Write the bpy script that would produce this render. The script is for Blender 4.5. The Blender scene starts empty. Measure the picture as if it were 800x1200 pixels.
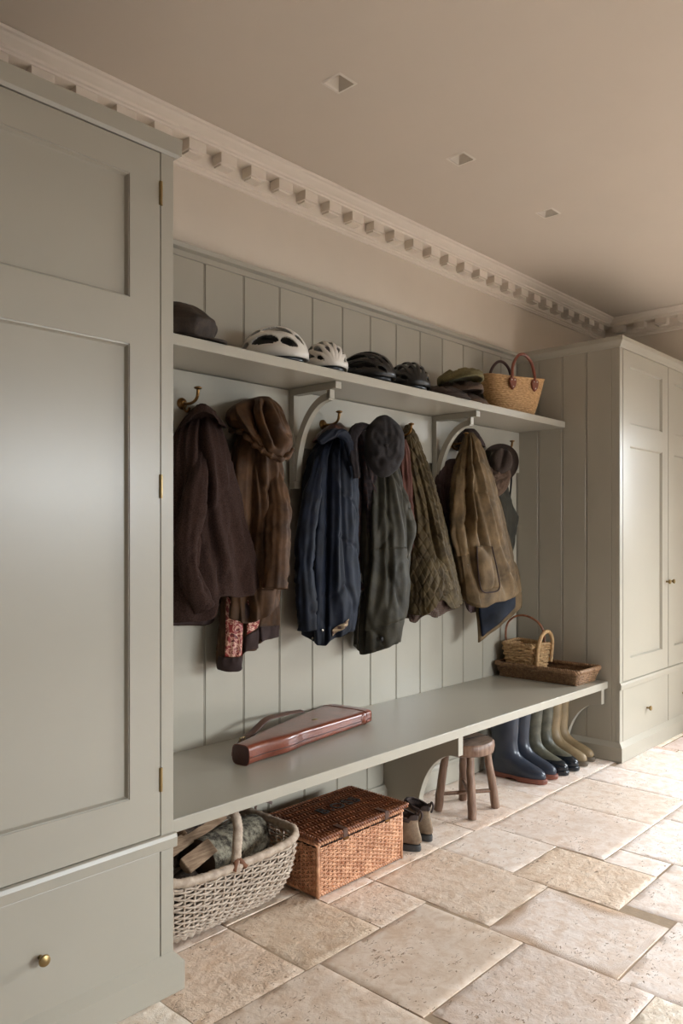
import bpy, bmesh, math, random
from mathutils import Vector, Matrix, noise
random.seed(7)
C = bpy.context.scene.collection
PI = math.pi
# ------------------------------------------------------------------ camera model (used to size things from the photograph)
TH = math.atan(849/911.0); c_, s_ = math.cos(TH), math.sin(TH); F = 911.0; CX = 400.0; CY = 627.0; H = 1.25
def atY(u, v, Y):
    l = (u-CX)/F; d = Y/(s_-l*c_)
    return Vector((d*(c_+l*s_), Y, H-(v-CY)*d/F))
def atZ(u, v, z):
    d = F*(H-z)/(v-CY); l = (u-CX)/F
    return Vector((d*(c_+l*s_), d*(s_-l*c_), z))
def lerp(a, b, t): return a+(b-a)*t
def interp(tab, t):
    """smooth interpolation of a table [(t, a, b, ...)]"""
    if t <= tab[0][0]: return list(tab[0][1:])
    for i in range(len(tab)-1):
        if t <= tab[i+1][0]:
            t0, t1 = tab[i][0], tab[i+1][0]
            k = (t-t0)/max(1e-9, t1-t0)
            p0 = tab[max(0, i-1)]; p1 = tab[i]; p2 = tab[i+1]; p3 = tab[min(len(tab)-1, i+2)]
            out = []
            for j in range(1, len(tab[0])):
                m1 = (p2[j]-p0[j])/max(1e-9, p2[0]-p0[0])*(t1-t0); m2 = (p3[j]-p1[j])/max(1e-9, p3[0]-p1[0])*(t1-t0)
                h = k*k*(3-2*k)
                out.append((2*k**3-3*k*k+1)*p1[j]+(k**3-2*k*k+k)*m1+h*p2[j]+(k**3-k*k)*m2)
            return out
    return list(tab[-1][1:])
def srgb(r, g, b):
    f = lambda x: ((x/255.0+.055)/1.055)**2.4 if x > 10 else x/255.0/12.92
    return (f(r), f(g), f(b), 1)
# ------------------------------------------------------------------ materials
def newmat(name):
    m = bpy.data.materials.new(name); m.use_nodes = True
    nt = m.node_tree; b = nt.nodes['Principled BSDF']
    return m, nt, b
def N(nt, t, **kw):
    n = nt.nodes.new(t)
    for k, v in kw.items():
        if k in n.inputs: n.inputs[k].default_value = v
        else: setattr(n, k, v)
    return n
def pm(name, col, rough=.5, var=.15, vscale=6, bump=0, bscale=200, metal=0, col2=None, stretch=(1, 1, 1), coat=0, spec=.5, detail=4, sheen=0):
    m, nt, b = newmat(name); L = nt.links.new
    tc = N(nt, 'ShaderNodeTexCoord'); mp = N(nt, 'ShaderNodeMapping'); mp.inputs['Scale'].default_value = stretch
    L(tc.outputs['Object'], mp.inputs['Vector'])
    n = N(nt, 'ShaderNodeTexNoise', Scale=vscale, Detail=detail, Roughness=.6); L(mp.outputs[0], n.inputs['Vector'])
    cr = N(nt, 'ShaderNodeValToRGB')
    c2 = col2 or tuple(min(1, x*(1+var)) for x in col[:3])+(1,)
    c1 = col if col2 else tuple(x*(1-var) for x in col[:3])+(1,)
    cr.color_ramp.elements[0].position = .3; cr.color_ramp.elements[1].position = .7
    cr.color_ramp.elements[0].color = c1; cr.color_ramp.elements[1].color = c2
    L(n.outputs['Fac'], cr.inputs[0]); L(cr.outputs[0], b.inputs['Base Color'])
    b.inputs['Roughness'].default_value = rough; b.inputs['Metallic'].default_value = metal
    b.inputs['Specular IOR Level'].default_value = spec
    if coat: b.inputs['Coat Weight'].default_value = coat; b.inputs['Coat Roughness'].default_value = .15
    if sheen: b.inputs['Sheen Weight'].default_value = sheen; b.inputs['Sheen Roughness'].default_value = .5
    if bump:
        n2 = N(nt, 'ShaderNodeTexNoise', Scale=bscale, Detail=3); L(mp.outputs[0], n2.inputs['Vector'])
        bp = N(nt, 'ShaderNodeBump', Strength=bump, Distance=.003); L(n2.outputs['Fac'], bp.inputs['Height']); L(bp.outputs[0], b.inputs['Normal'])
    return m
M = {}
M['walldk'] = pm('bounce_cut_wall', srgb(96, 84, 70), .85, .02, 4)  # unseen walls darkened to cut bounce light on the upper room
M['paint'] = pm('sage_paint', srgb(163, 157, 143), .29, .02, 3, .04, 40, spec=.4)
M['plaster'] = pm('plaster', srgb(212, 200, 184), .85, .02, 4, .1, 60)
M['ceil'] = pm('ceiling_paint', srgb(203, 190, 174), .9, .015, 3, .08, 30)
M['cornice'] = pm('cornice_paint', srgb(222, 210, 195), .7, .02, 10)
M['brass'] = pm('brass', srgb(150, 128, 88), .38, .12, 20, metal=1)
M['dkbrass'] = pm('aged_brass', srgb(120, 88, 52), .32, .3, 40, metal=1)
M['tweed'] = pm('brown_tweed', srgb(28, 18, 15), .95, 0, 260, .6, 500, col2=srgb(68, 49, 42), spec=.15)
M['tweedd'] = pm('mauve_tweed', srgb(50, 36, 35), .95, 0, 260, .6, 500, col2=srgb(86, 66, 64))
M['wax'] = pm('brown_waxed_cotton', srgb(52, 34, 20), .65, 0, 14, .25, 60, col2=srgb(88, 61, 38), spec=.25)
M['brownc'] = pm('dark_brown_cloth', srgb(48, 32, 29), .9, .2, 60, .3, 300)
M['navy'] = pm('navy_wax', srgb(11, 14, 21), .6, 0, 12, .3, 50, col2=srgb(24, 31, 46), spec=.2)
M['navyd'] = pm('dark_navy', srgb(18, 19, 25), .7, .2, 30, .3, 200)
M['olive'] = pm('olive_wax', srgb(34, 32, 25), .6, 0, 12, .3, 60, col2=srgb(66, 62, 50), spec=.25)
M['quilt'] = pm('quilted_cloth', srgb(52, 42, 26), .75, 0, 20, .3, 200, col2=srgb(88, 74, 48), spec=.25)
M['tan'] = pm('tan_wax', srgb(64, 50, 31), .68, 0, 10, .3, 60, col2=srgb(112, 91, 62), spec=.25)
M['plum'] = pm('dark_plum_cloth', srgb(30, 22, 24), .9, .3, 80, .3, 300)
M['rust'] = pm('rust_cord', srgb(98, 62, 52), .85, .15, 40, .4, 300, stretch=(4, 4, .3))
M['dkgreen'] = pm('dark_green_cloth', srgb(40, 38, 28), .85, .2, 30, .3, 200)
M['hatbrown'] = pm('brown_felt', srgb(56, 44, 36), .95, .15, 60, .4, 300)
M['hatdark'] = pm('dark_wax_hat', srgb(34, 24, 16), .75, 0, 30, .6, 80, col2=srgb(58, 44, 30))
M['hatgrey'] = pm('grey_wool', srgb(42, 38, 38), .95, .18, 160, .5, 400)
M['capgreen'] = pm('green_tweed_cap', srgb(88, 80, 50), .95, 0, 180, .5, 400, col2=srgb(120, 110, 74))
M['capbrown'] = pm('brown_tweed_cap', srgb(72, 54, 42), .95, 0, 180, .5, 400, col2=srgb(98, 78, 62))
M['leather'] = pm('chestnut_leather', srgb(88, 40, 25), .3, 0, 9, .25, 120, col2=srgb(130, 66, 44), coat=.3)
M['leatherd'] = pm('dark_leather', srgb(60, 30, 24), .4, .2, 20, .3, 100)
M['strap'] = pm('brown_strap', srgb(78, 50, 36), .55, .2, 20)
M['metal'] = pm('steel', srgb(190, 185, 175), .3, .1, 20, metal=1)
M['wick_r'] = pm('red_brown_willow', srgb(164, 108, 74), .5, 0, 40, .3, 100, col2=srgb(222, 170, 132))
M['wick_lid'] = pm('lid_willow', srgb(84, 44, 26), .45, 0, 40, .3, 100, col2=srgb(148, 90, 56))
M['wick_g'] = pm('grey_willow', srgb(146, 126, 108), .65, 0, 60, .4, 100, col2=srgb(204, 188, 170))
M['wick_w'] = pm('bound_willow', srgb(146, 126, 108), .65, 0, 50, .4, 80, col2=srgb(190, 172, 152))
M['wick_t'] = pm('dark_willow', srgb(104, 74, 50), .6, 0, 60, .4, 100, col2=srgb(158, 124, 90))
M['wick_s'] = pm('golden_willow', srgb(156, 118, 78), .6, 0, 60, .4, 100, col2=srgb(206, 172, 126))
M['ink_gapshade'] = pm('black_ink_gap_shade', srgb(28, 20, 16), .6, .2, 60)
M['cork'] = pm('brown_bark', srgb(110, 70, 46), .8, .3, 40)
M['wood'] = pm('stool_wood', srgb(94, 64, 46), .45, 0, 10, .5, 30, col2=srgb(140, 112, 92), stretch=(6, 6, .8))
M['woodtop'] = pm('stool_top', srgb(98, 78, 66), .5, 0, 9, .4, 30, col2=srgb(138, 118, 104), stretch=(1, 8, 4))
M['bootnavy'] = pm('navy_rubber', srgb(40, 46, 58), .32, .15, 14, .05, 60)
M['bootgrn'] = pm('green_rubber', srgb(50, 50, 40), .42, 0, 16, .1, 60, col2=srgb(98, 94, 78))
M['bootblk'] = pm('black_rubber', srgb(22, 28, 34), .2, .15, 14)
M['boottan'] = pm('khaki_rubber', srgb(112, 94, 66), .5, 0, 10, .1, 60, col2=srgb(142, 122, 92))
M['boottan2'] = pm('muddy_sole', srgb(88, 76, 60), .6, .15, 20)
M['solered'] = pm('red_brown_sole', srgb(116, 66, 50), .6, .15, 20)
M['suede'] = pm('tan_suede', srgb(112, 94, 76), .9, 0, 30, .4, 200, col2=srgb(146, 126, 104))
M['suededk'] = pm('dark_suede', srgb(64, 52, 48), .9, .15, 30, .4, 200)
M['soleg'] = pm('grey_sole', srgb(62, 60, 58), .7, .2, 40)
M['lace'] = pm('lace', srgb(170, 160, 145), .8)
M['cream'] = pm('cream_tag', srgb(190, 180, 160), .8)
M['helw'] = pm('white_shell', srgb(214, 208, 198), .25, .02, 10, spec=.5)
M['helk'] = pm('black_foam', srgb(22, 21, 20), .35, .2, 30)
M['helg'] = pm('silver_shell', srgb(150, 145, 138), .3, .1, 30)
M['black'] = pm('black', srgb(24, 22, 22), .5, .1)
M['dark'] = pm('dark_void', srgb(40, 36, 32), .9, .1)
M['lampw'] = pm('lamp_white', srgb(216, 206, 192), .6, .01)
M['frame_w'] = pm('window_paint', srgb(225, 222, 214), .4, .01)
def mat_straw():
    m, nt, b = newmat('plaited_straw'); L = nt.links.new
    tc = N(nt, 'ShaderNodeTexCoord'); w = N(nt, 'ShaderNodeTexNoise', Scale=60, Detail=3)
    mp = N(nt, 'ShaderNodeMapping'); mp.inputs['Scale'].default_value = (1, 1, 4); L(tc.outputs['Object'], mp.inputs[0]); L(mp.outputs[0], w.inputs['Vector'])
    cr = N(nt, 'ShaderNodeValToRGB'); cr.color_ramp.elements[0].color = srgb(142, 104, 64); cr.color_ramp.elements[1].color = srgb(206, 166, 116)
    cr.color_ramp.elements[0].position = .3; cr.color_ramp.elements[1].position = .7
    L(w.outputs['Fac'], cr.inputs[0]); L(cr.outputs[0], b.inputs['Base Color']); b.inputs['Roughness'].default_value = .7
    bp = N(nt, 'ShaderNodeBump', Strength=.6, Distance=.004); L(w.outputs['Fac'], bp.inputs['Height']); L(bp.outputs[0], b.inputs['Normal'])
    return m
M['straw'] = mat_straw()
def mat_paisley(name, ca, cb, sc=26):
    m, nt, b = newmat(name); L = nt.links.new
    tc = N(nt, 'ShaderNodeTexCoord'); n = N(nt, 'ShaderNodeTexNoise', Scale=sc, Detail=3, Distortion=2.5); L(tc.outputs['Object'], n.inputs['Vector'])
    cr = N(nt, 'ShaderNodeValToRGB'); e = cr.color_ramp.elements
    e[0].position = .44; e[0].color = ca; e[1].position = .5; e[1].color = cb
    k = e.new(.58); k.color = ca; k = e.new(.64); k.color = tuple(x*.4 for x in ca[:3])+(1,)
    L(n.outputs['Fac'], cr.inputs[0]); L(cr.outputs[0], b.inputs['Base Color']); b.inputs['Roughness'].default_value = .5
    return m
M['paisley'] = mat_paisley('paisley_lining', srgb(126, 36, 34), srgb(206, 164, 140))
def mat_tartan(name, base, l1, l2, s=90):
    m, nt, b = newmat(name); L = nt.links.new
    tc = N(nt, 'ShaderNodeTexCoord')
    prev = None
    for ax, col in (('X', l1), ('Z', l2)):
        w = N(nt, 'ShaderNodeTexWave', Scale=s/6.0, wave_type='BANDS', bands_direction=ax); L(tc.outputs['Object'], w.inputs['Vector'])
        r = N(nt, 'ShaderNodeValToRGB'); r.color_ramp.elements[0].position = .55; r.color_ramp.elements[1].position = .7
        L(w.outputs['Color'], r.inputs[0])
        mx = N(nt, 'ShaderNodeMix', data_type='RGBA'); L(r.outputs[0], mx.inputs[0])
        if prev is None: mx.inputs[6].default_value = base
        else: L(prev.outputs[2], mx.inputs[6])
        mx.inputs[7].default_value = col; prev = mx
    L(prev.outputs[2], b.inputs['Base Color']); b.inputs['Roughness'].default_value = .9
    return m
M['tartan'] = mat_tartan('tartan_lining', srgb(60, 50, 40), srgb(84, 72, 56), srgb(70, 42, 36), 200)
M['check'] = mat_tartan('check_lining', srgb(120, 100, 78), srgb(70, 46, 40), srgb(160, 140, 112))
M['plumpat'] = mat_tartan('dark_check', srgb(30, 22, 24), srgb(56, 36, 32), srgb(44, 34, 34), 60)
def mat_bark(name, a, b2):
    m, nt, b = newmat(name); L = nt.links.new
    tc = N(nt, 'ShaderNodeTexCoord'); n = N(nt, 'ShaderNodeTexNoise', Scale=38, Detail=6, Roughness=.7); L(tc.outputs['Object'], n.inputs['Vector'])
    cr = N(nt, 'ShaderNodeValToRGB'); cr.color_ramp.elements[0].color = a; cr.color_ramp.elements[1].color = b2
    cr.color_ramp.elements[0].position = .4; cr.color_ramp.elements[1].position = .62
    L(n.outputs['Fac'], cr.inputs[0]); L(cr.outputs[0], b.inputs['Base Color']); b.inputs['Roughness'].default_value = .95
    bp = N(nt, 'ShaderNodeBump', Strength=1, Distance=.01); L(n.outputs['Fac'], bp.inputs['Height']); L(bp.outputs[0], b.inputs['Normal'])
    return m
M['bark'] = mat_bark('lichen_bark', srgb(58, 50, 40), srgb(150, 142, 122))
M['bark2'] = mat_bark('dark_bark', srgb(46, 36, 30), srgb(98, 82, 68))
M['split'] = pm('split_wood', srgb(112, 84, 62), .85, 0, 12, .5, 40, col2=srgb(170, 144, 116), stretch=(1, 10, 10))
M['endgrain'] = pm('end_grain', srgb(70, 52, 40), .9, .25, 20, .5, 60)
def mat_floor():
    m, nt, b = newmat('limestone'); L = nt.links.new
    tc = N(nt, 'ShaderNodeTexCoord'); at = N(nt, 'ShaderNodeAttribute', attribute_name='tint'); rg = N(nt, 'ShaderNodeAttribute', attribute_name='rugged')
    off = N(nt, 'ShaderNodeVectorMath', operation='MULTIPLY_ADD'); L(at.outputs['Vector'], off.inputs[0]); off.inputs[1].default_value = (40, 40, 40); L(tc.outputs['Object'], off.inputs[2])
    n1 = N(nt, 'ShaderNodeTexNoise', Scale=3.5, Detail=5, Roughness=.6); L(off.outputs[0], n1.inputs['Vector'])
    n2 = N(nt, 'ShaderNodeTexNoise', Scale=22, Detail=6, Roughness=.65, Distortion=.6); L(off.outputs[0], n2.inputs['Vector'])
    r1 = N(nt, 'ShaderNodeMapRange'); r1.inputs[1].default_value = .3; r1.inputs[2].default_value = .7; r1.inputs[3].default_value = .93; r1.inputs[4].default_value = 1.06; L(n1.outputs['Fac'], r1.inputs[0])
    mu = N(nt, 'ShaderNodeVectorMath', operation='SCALE'); L(at.outputs['Color'], mu.inputs[0]); L(r1.outputs[0], mu.inputs['Scale'])
    r2 = N(nt, 'ShaderNodeValToRGB'); r2.color_ramp.elements[0].position = .35; r2.color_ramp.elements[0].color = srgb(232, 218, 204); r2.color_ramp.elements[1].position = .6; r2.color_ramp.elements[1].color = (1, 1, 1, 1)
    L(n2.outputs['Fac'], r2.inputs[0])
    m2 = N(nt, 'ShaderNodeMix', data_type='RGBA', blend_type='MULTIPLY'); m2.inputs[0].default_value = .8; L(mu.outputs[0], m2.inputs[6]); L(r2.outputs[0], m2.inputs[7])
    # small worm pits, elongated
    mp = N(nt, 'ShaderNodeMapping'); mp.inputs['Scale'].default_value = (1, 1.7, 1); L(off.outputs[0], mp.inputs[0])
    n3 = N(nt, 'ShaderNodeTexNoise', Scale=60, Detail=2, Distortion=1.2); L(mp.outputs[0], n3.inputs['Vector'])
    n3b = N(nt, 'ShaderNodeTexNoise', Scale=7, Detail=2); L(off.outputs[0], n3b.inputs['Vector'])
    ad = N(nt, 'ShaderNodeMath', operation='MULTIPLY_ADD'); L(n3b.outputs['Fac'], ad.inputs[0]); ad.inputs[1].default_value = .35; L(n3.outputs['Fac'], ad.inputs[2])
    r3 = N(nt, 'ShaderNodeMapRange'); r3.inputs[1].default_value = .84; r3.inputs[2].default_value = .9; L(ad.outputs[0], r3.inputs[0])
    m3 = N(nt, 'ShaderNodeMix', data_type='RGBA'); L(r3.outputs[0], m3.inputs[0]); L(m2.outputs[2], m3.inputs[6]); m3.inputs[7].default_value = srgb(150, 124, 100)
    L(m3.outputs[2], b.inputs['Base Color'])
    b.inputs['Roughness'].default_value = .42; b.inputs['Specular IOR Level'].default_value = .45
    # height
    n4 = N(nt, 'ShaderNodeTexNoise', Scale=34, Detail=6, Roughness=.62, Distortion=.25); L(off.outputs[0], n4.inputs['Vector'])
    h1 = N(nt, 'ShaderNodeMath', operation='MULTIPLY'); L(n4.outputs['Fac'], h1.inputs[0]); L(rg.outputs['Fac'], h1.inputs[1])
    h2 = N(nt, 'ShaderNodeMath', operation='MULTIPLY_ADD'); L(r3.outputs[0], h2.inputs[0]); h2.inputs[1].default_value = -.25; L(h1.outputs[0], h2.inputs[2])
    bp = N(nt, 'ShaderNodeBump', Strength=.40, Distance=.02); L(h2.outputs[0], bp.inputs['Height']); L(bp.outputs[0], b.inputs['Normal'])
    return m
M['floor'] = mat_floor()
M['grout'] = pm('grout', srgb(160, 138, 114), .9, .12, 30, .4, 120)
# ------------------------------------------------------------------ object helpers
def thing(name, label, cat, loc=(0, 0, 0), rot=(0, 0, 0), group=None):
    o = bpy.data.objects.new(name, None); C.objects.link(o); o.location = loc; o.rotation_euler = rot
    o.empty_display_size = .05
    o['label'] = label; o['category'] = cat
    if group: o['group'] = group
    o['_rot'] = 1 if any(rot) else 0
    del o['_rot']
    return o
def tag(o, label, cat, group=None):
    o['label'] = label; o['category'] = cat
    if group: o['group'] = group
    return o
class MB:
    def __init__(s): s.v = []; s.f = []; s.mi = []
    def add(s, vs, fs, mi=0):
        k = len(s.v); s.v += [tuple(x) for x in vs]; s.f += [tuple(i+k for i in f) for f in fs]; s.mi += [mi]*len(fs); return s
    def box(s, x0, x1, y0, y1, z0, z1, mi=0):
        return s.add([(x0, y0, z0), (x1, y0, z0), (x1, y1, z0), (x0, y1, z0), (x0, y0, z1), (x1, y0, z1), (x1, y1, z1), (x0, y1, z1)],
                     [(0, 3, 2, 1), (4, 5, 6, 7), (0, 1, 5, 4), (1, 2, 6, 5), (2, 3, 7, 6), (3, 0, 4, 7)], mi)
    def prism(s, poly, axis, a, b, mi=0):
        """extrude a 2-D polygon along axis: x -> (y,z) ; y -> (x,z) ; z -> (x,y)"""
        n = len(poly)
        f = {'x': lambda p, t: (t, p[0], p[1]), 'y': lambda p, t: (p[0], t, p[1]), 'z': lambda p, t: (p[0], p[1], t)}[axis]
        vs = [f(p, a) for p in poly]+[f(p, b) for p in poly]
        fs = [(i, (i+1) % n, n+(i+1) % n, n+i) for i in range(n)]+[tuple(range(n))[::-1], tuple(range(n, 2*n))]
        return s.add(vs, fs, mi)
    def rings(s, rings, cap=(1, 1), closed=False, mi=0):
        n = len(rings[0]); vs = [p for r in rings for p in r]; fs = []
        m = len(rings)
        for i in range(m if closed else m-1):
            a = i*n; b = ((i+1) % m)*n
            for j in range(n): fs.append((a+j, a+(j+1) % n, b+(j+1) % n, b+j))
        if not closed:
            if cap[0]: fs.append(tuple(range(n))[::-1])
            if cap[1]: fs.append(tuple(range((m-1)*n, m*n)))
        return s.add(vs, fs, mi)
    def tube(s, pts, r, n=8, closed=False, flat=1.0, up=None, mi=0):
        pts = [Vector(p) for p in pts]; m = len(pts)
        if not hasattr(r, '__len__'): r = [r]*m
        rings = []; prev = None
        for i in range(m):
            if closed: t = pts[(i+1) % m]-pts[i-1]
            else: t = pts[min(i+1, m-1)]-pts[max(i-1, 0)]
            if t.length < 1e-9: t = Vector((0, 0, 1))
            t.normalize()
            if prev is None:
                a = Vector(up) if up is not None else (Vector((0, 0, 1)) if abs(t.z) < .9 else Vector((1, 0, 0)))
            else: a = prev
            a = (a-t*a.dot(t))
            if a.length < 1e-6: a = t.orthogonal()
            a.normalize(); prev = a; b = t.cross(a)
            rings.append([pts[i]+(a*math.cos(2*PI*j/n)*flat+b*math.sin(2*PI*j/n))*r[i] for j in range(n)])
        return s.rings(rings, (1, 1), closed, mi)
    def ball(s, c, rx, ry, rz, n=20, m=12, mi=0):
        rings = []
        for i in range(m+1):
            a = PI*i/m; rr = max(1e-4, math.sin(a))
            rings.append([(c[0]+rx*rr*math.cos(2*PI*j/n), c[1]+ry*rr*math.sin(2*PI*j/n), c[2]-rz*math.cos(a)) for j in range(n)])
        return s.rings(rings, (1, 1), mi=mi)
    def obj(s, name, mats, parent=None, smooth=False, bevel=0, subsurf=0, local=False, solid=0, fixn=True):
        off = Vector((0, 0, 0))
        if parent is not None and not local:
            p = parent
            while p is not None: off += p.location; p = p.parent
        me = bpy.data.meshes.new(name)
        me.from_pydata([(v[0]-off.x, v[1]-off.y, v[2]-off.z) for v in s.v], [], s.f)
        mats = mats if isinstance(mats, (list, tuple)) else [mats]
        for m in mats: me.materials.append(M[m])
        if len(mats) > 1: me.polygons.foreach_set('material_index', s.mi)
        if fixn:
            bm = bmesh.new(); bm.from_mesh(me); bmesh.ops.recalc_face_normals(bm, faces=bm.faces); bm.to_mesh(me); bm.free()
        if smooth:
            me.polygons.foreach_set('use_smooth', [True]*len(me.polygons))
            if smooth != 'all':
                try: me.set_sharp_from_angle(angle=math.radians(40))
                except Exception: pass
        o = bpy.data.objects.new(name, me); C.objects.link(o)
        if parent is not None: o.parent = parent
        if solid:
            d = o.modifiers.new('solid', 'SOLIDIFY'); d.thickness = solid; d.offset = 1
        if bevel:
            d = o.modifiers.new('bevel', 'BEVEL'); d.width = bevel; d.segments = 2; d.limit_method = 'ANGLE'; d.angle_limit = math.radians(40)
        if subsurf:
            d = o.modifiers.new('sub', 'SUBSURF'); d.levels = subsurf; d.render_levels = subsurf
        me.update()
        return o
def struct(o): o['kind'] = 'structure'; return o
def cm(pts, k=6, closed=False):
    """Catmull-Rom resample"""
    P = [Vector(p) for p in pts]; n = len(P); out = []
    rng = range(n if closed else n-1)
    for i in rng:
        p0 = P[(i-1) % n] if closed else P[max(i-1, 0)]; p1 = P[i]; p2 = P[(i+1) % n]; p3 = P[(i+2) % n] if closed else P[min(i+2, n-1)]
        for j in range(k):
            t = j/k
            out.append(.5*((2*p1)+(p2-p0)*t+(2*p0-5*p1+4*p2-p3)*t*t+(3*p1-p0-3*p2+p3)*t**3))
    if not closed: out.append(P[-1])
    return out
def copy_thing(r, loc=None, rot=None, label=None):
    n = r.copy(); C.objects.link(n)
    if loc is not None: n.location = loc
    if rot is not None: n.rotation_euler = rot
    if label: n['label'] = label
    def rec(a, b):
        for ch in list(a.children):
            k = ch.copy(); C.objects.link(k); k.parent = b; rec(ch, k)
    rec(r, n); return n
# ------------------------------------------------------------------ key dimensions
YW = 2.46; YP = 2.44; XE = 5.43; ZC = 2.78; YC = 1.80; XL = 1.252; XR = 4.18; ZT = 2.345
BX = [2.04+.196*k for k in range(-12, 30)]
X0, Y0 = -1.6, -2.7
# ------------------------------------------------------------------ floor slabs
slabs = [(1.2, 1.56, 1.60, 1.945), (1.57, 1.895, 1.60, 1.96), (1.90, 2.14, 1.60, 1.83), (2.145, 2.54, 1.352, 1.83), (2.13, 2.52, .925, 1.347),
         (2.545, 2.875, 1.50, 1.83), (2.53, 2.865, 1.095, 1.495), (2.88, 3.365, 1.305, 1.815), (2.87, 3.02, 1.10, 1.30), (3.03, 3.48, .99, 1.30),
         (3.37, 3.79, 1.305, 1.82), (3.795, 4.07, 1.33, 1.815), (1.62, 2.125, 1.22, 1.595), (1.15, 1.615, 1.15, 1.595), (1.65, 2.125, .82, 1.215),
         (1.2, 1.645, .72, 1.145), (2.13, 2.58, .48, .92), (2.585, 3.02, .66, 1.09), (3.03, 3.5, .55, .985), (3.49, 3.75, .99, 1.30), (3.76, 4.2, .9, 1.30), (4.08, 4.5, 1.33, 1.79)]
slabs += [(1.2, 1.56, 1.95, 2.28), (1.57, 1.895, 1.965, 2.28), (1.90, 2.14, 1.835, 2.28), (2.145, 2.54, 1.835, 2.28), (2.545, 2.79, 1.835, 2.28), (2.795, 3.12, 1.82, 2.28), (3.125, 3.365, 1.82, 2.28), (3.37, 3.60, 1.825, 2.28), (3.605, 3.79, 1.825, 2.28), (3.795, 4.16, 1.82, 2.28)]
tints = [(214, 192, 164), (205, 184, 154), (216, 198, 174), (212, 192, 166), (222, 208, 192), (224, 210, 192), (215, 193, 164), (220, 204, 186), (228, 216, 202),
         (232, 222, 210), (222, 206, 186), (230, 218, 204), (208, 190, 166), (210, 192, 168), (208, 192, 174), (206, 190, 170), (224, 212, 198), (226, 214, 200), (230, 220, 208), (226, 212, 196), (230, 220, 206), (226, 214, 198)]
rug = [1, 1, .9, .7, .35, .25, 1, .25, .1, .5, .5, .4, .12, .4, .5, .5, .3, .4, .5, .5, .4, .4]
tints += [(206, 186, 162), (214, 194, 166), (216, 198, 176), (216, 198, 174), (222, 206, 186), (220, 200, 178), (226, 210, 190), (228, 214, 198), (226, 210, 192), (230, 218, 202)]
rug += [.7, .6, .5, .6, .4, .6, .4, .4, .5, .3]
tints = [tuple(sum(t)/3+(x-sum(t)/3)*.85 for x in t) for t in tints]
cell = .05
gx0, gy0 = X0, Y0
nx, ny = int((XE+.1-gx0)/cell)+1, int((2.5-gy0)/cell)+1
occ = [[False]*ny for _ in range(nx)]
def covered(x, y): return any(a-.02 < x < b+.02 and c-.02 < y < d+.02 for a, b, c, d in slabs)
for i in range(nx):
    for j in range(ny):
        if covered(gx0+(i+.5)*cell, gy0+(j+.5)*cell): occ[i][j] = True
auto = []
rs = random.Random(11)
for j in range(ny-1, -1, -1):
    for i in range(nx):
        if occ[i][j]: continue
        w, h = rs.choice([(8, 8), (10, 8), (8, 6), (6, 6), (6, 4), (10, 6), (7, 7), (9, 10)])
        ww = 0
        while ww < w and i+ww < nx and not occ[i+ww][j]: ww += 1
        hh = 1
        while hh < h and j-hh >= 0 and all(not occ[i+q][j-hh] for q in range(ww)): hh += 1
        for q in range(ww):
            for r in range(hh): occ[i+q][j-r] = True
        auto.append((gx0+i*cell+.003, gx0+(i+ww)*cell-.003, gy0+(j-hh+1)*cell+.003, gy0+(j+1)*cell-.003))
L22 = slabs
def snap(r):
    a, b, c, d = r
    for (p, q, m, n) in L22:
        yo = min(d, n)-max(c, m); xo = min(b, q)-max(a, p)
        if yo > .04:
            if abs(q-a) < .06: a = q+.004
            if abs(p-b) < .06: b = p-.004
        if xo > .04:
            if abs(n-c) < .06: c = n+.004
            if abs(m-d) < .06: d = m-.004
    return (a, b, c, d)
auto = [r for r in (snap(r) for r in auto) if r[1]-r[0] > .03 and r[3]-r[2] > .03]
fl = MB(); tcol = []; trug = []
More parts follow.
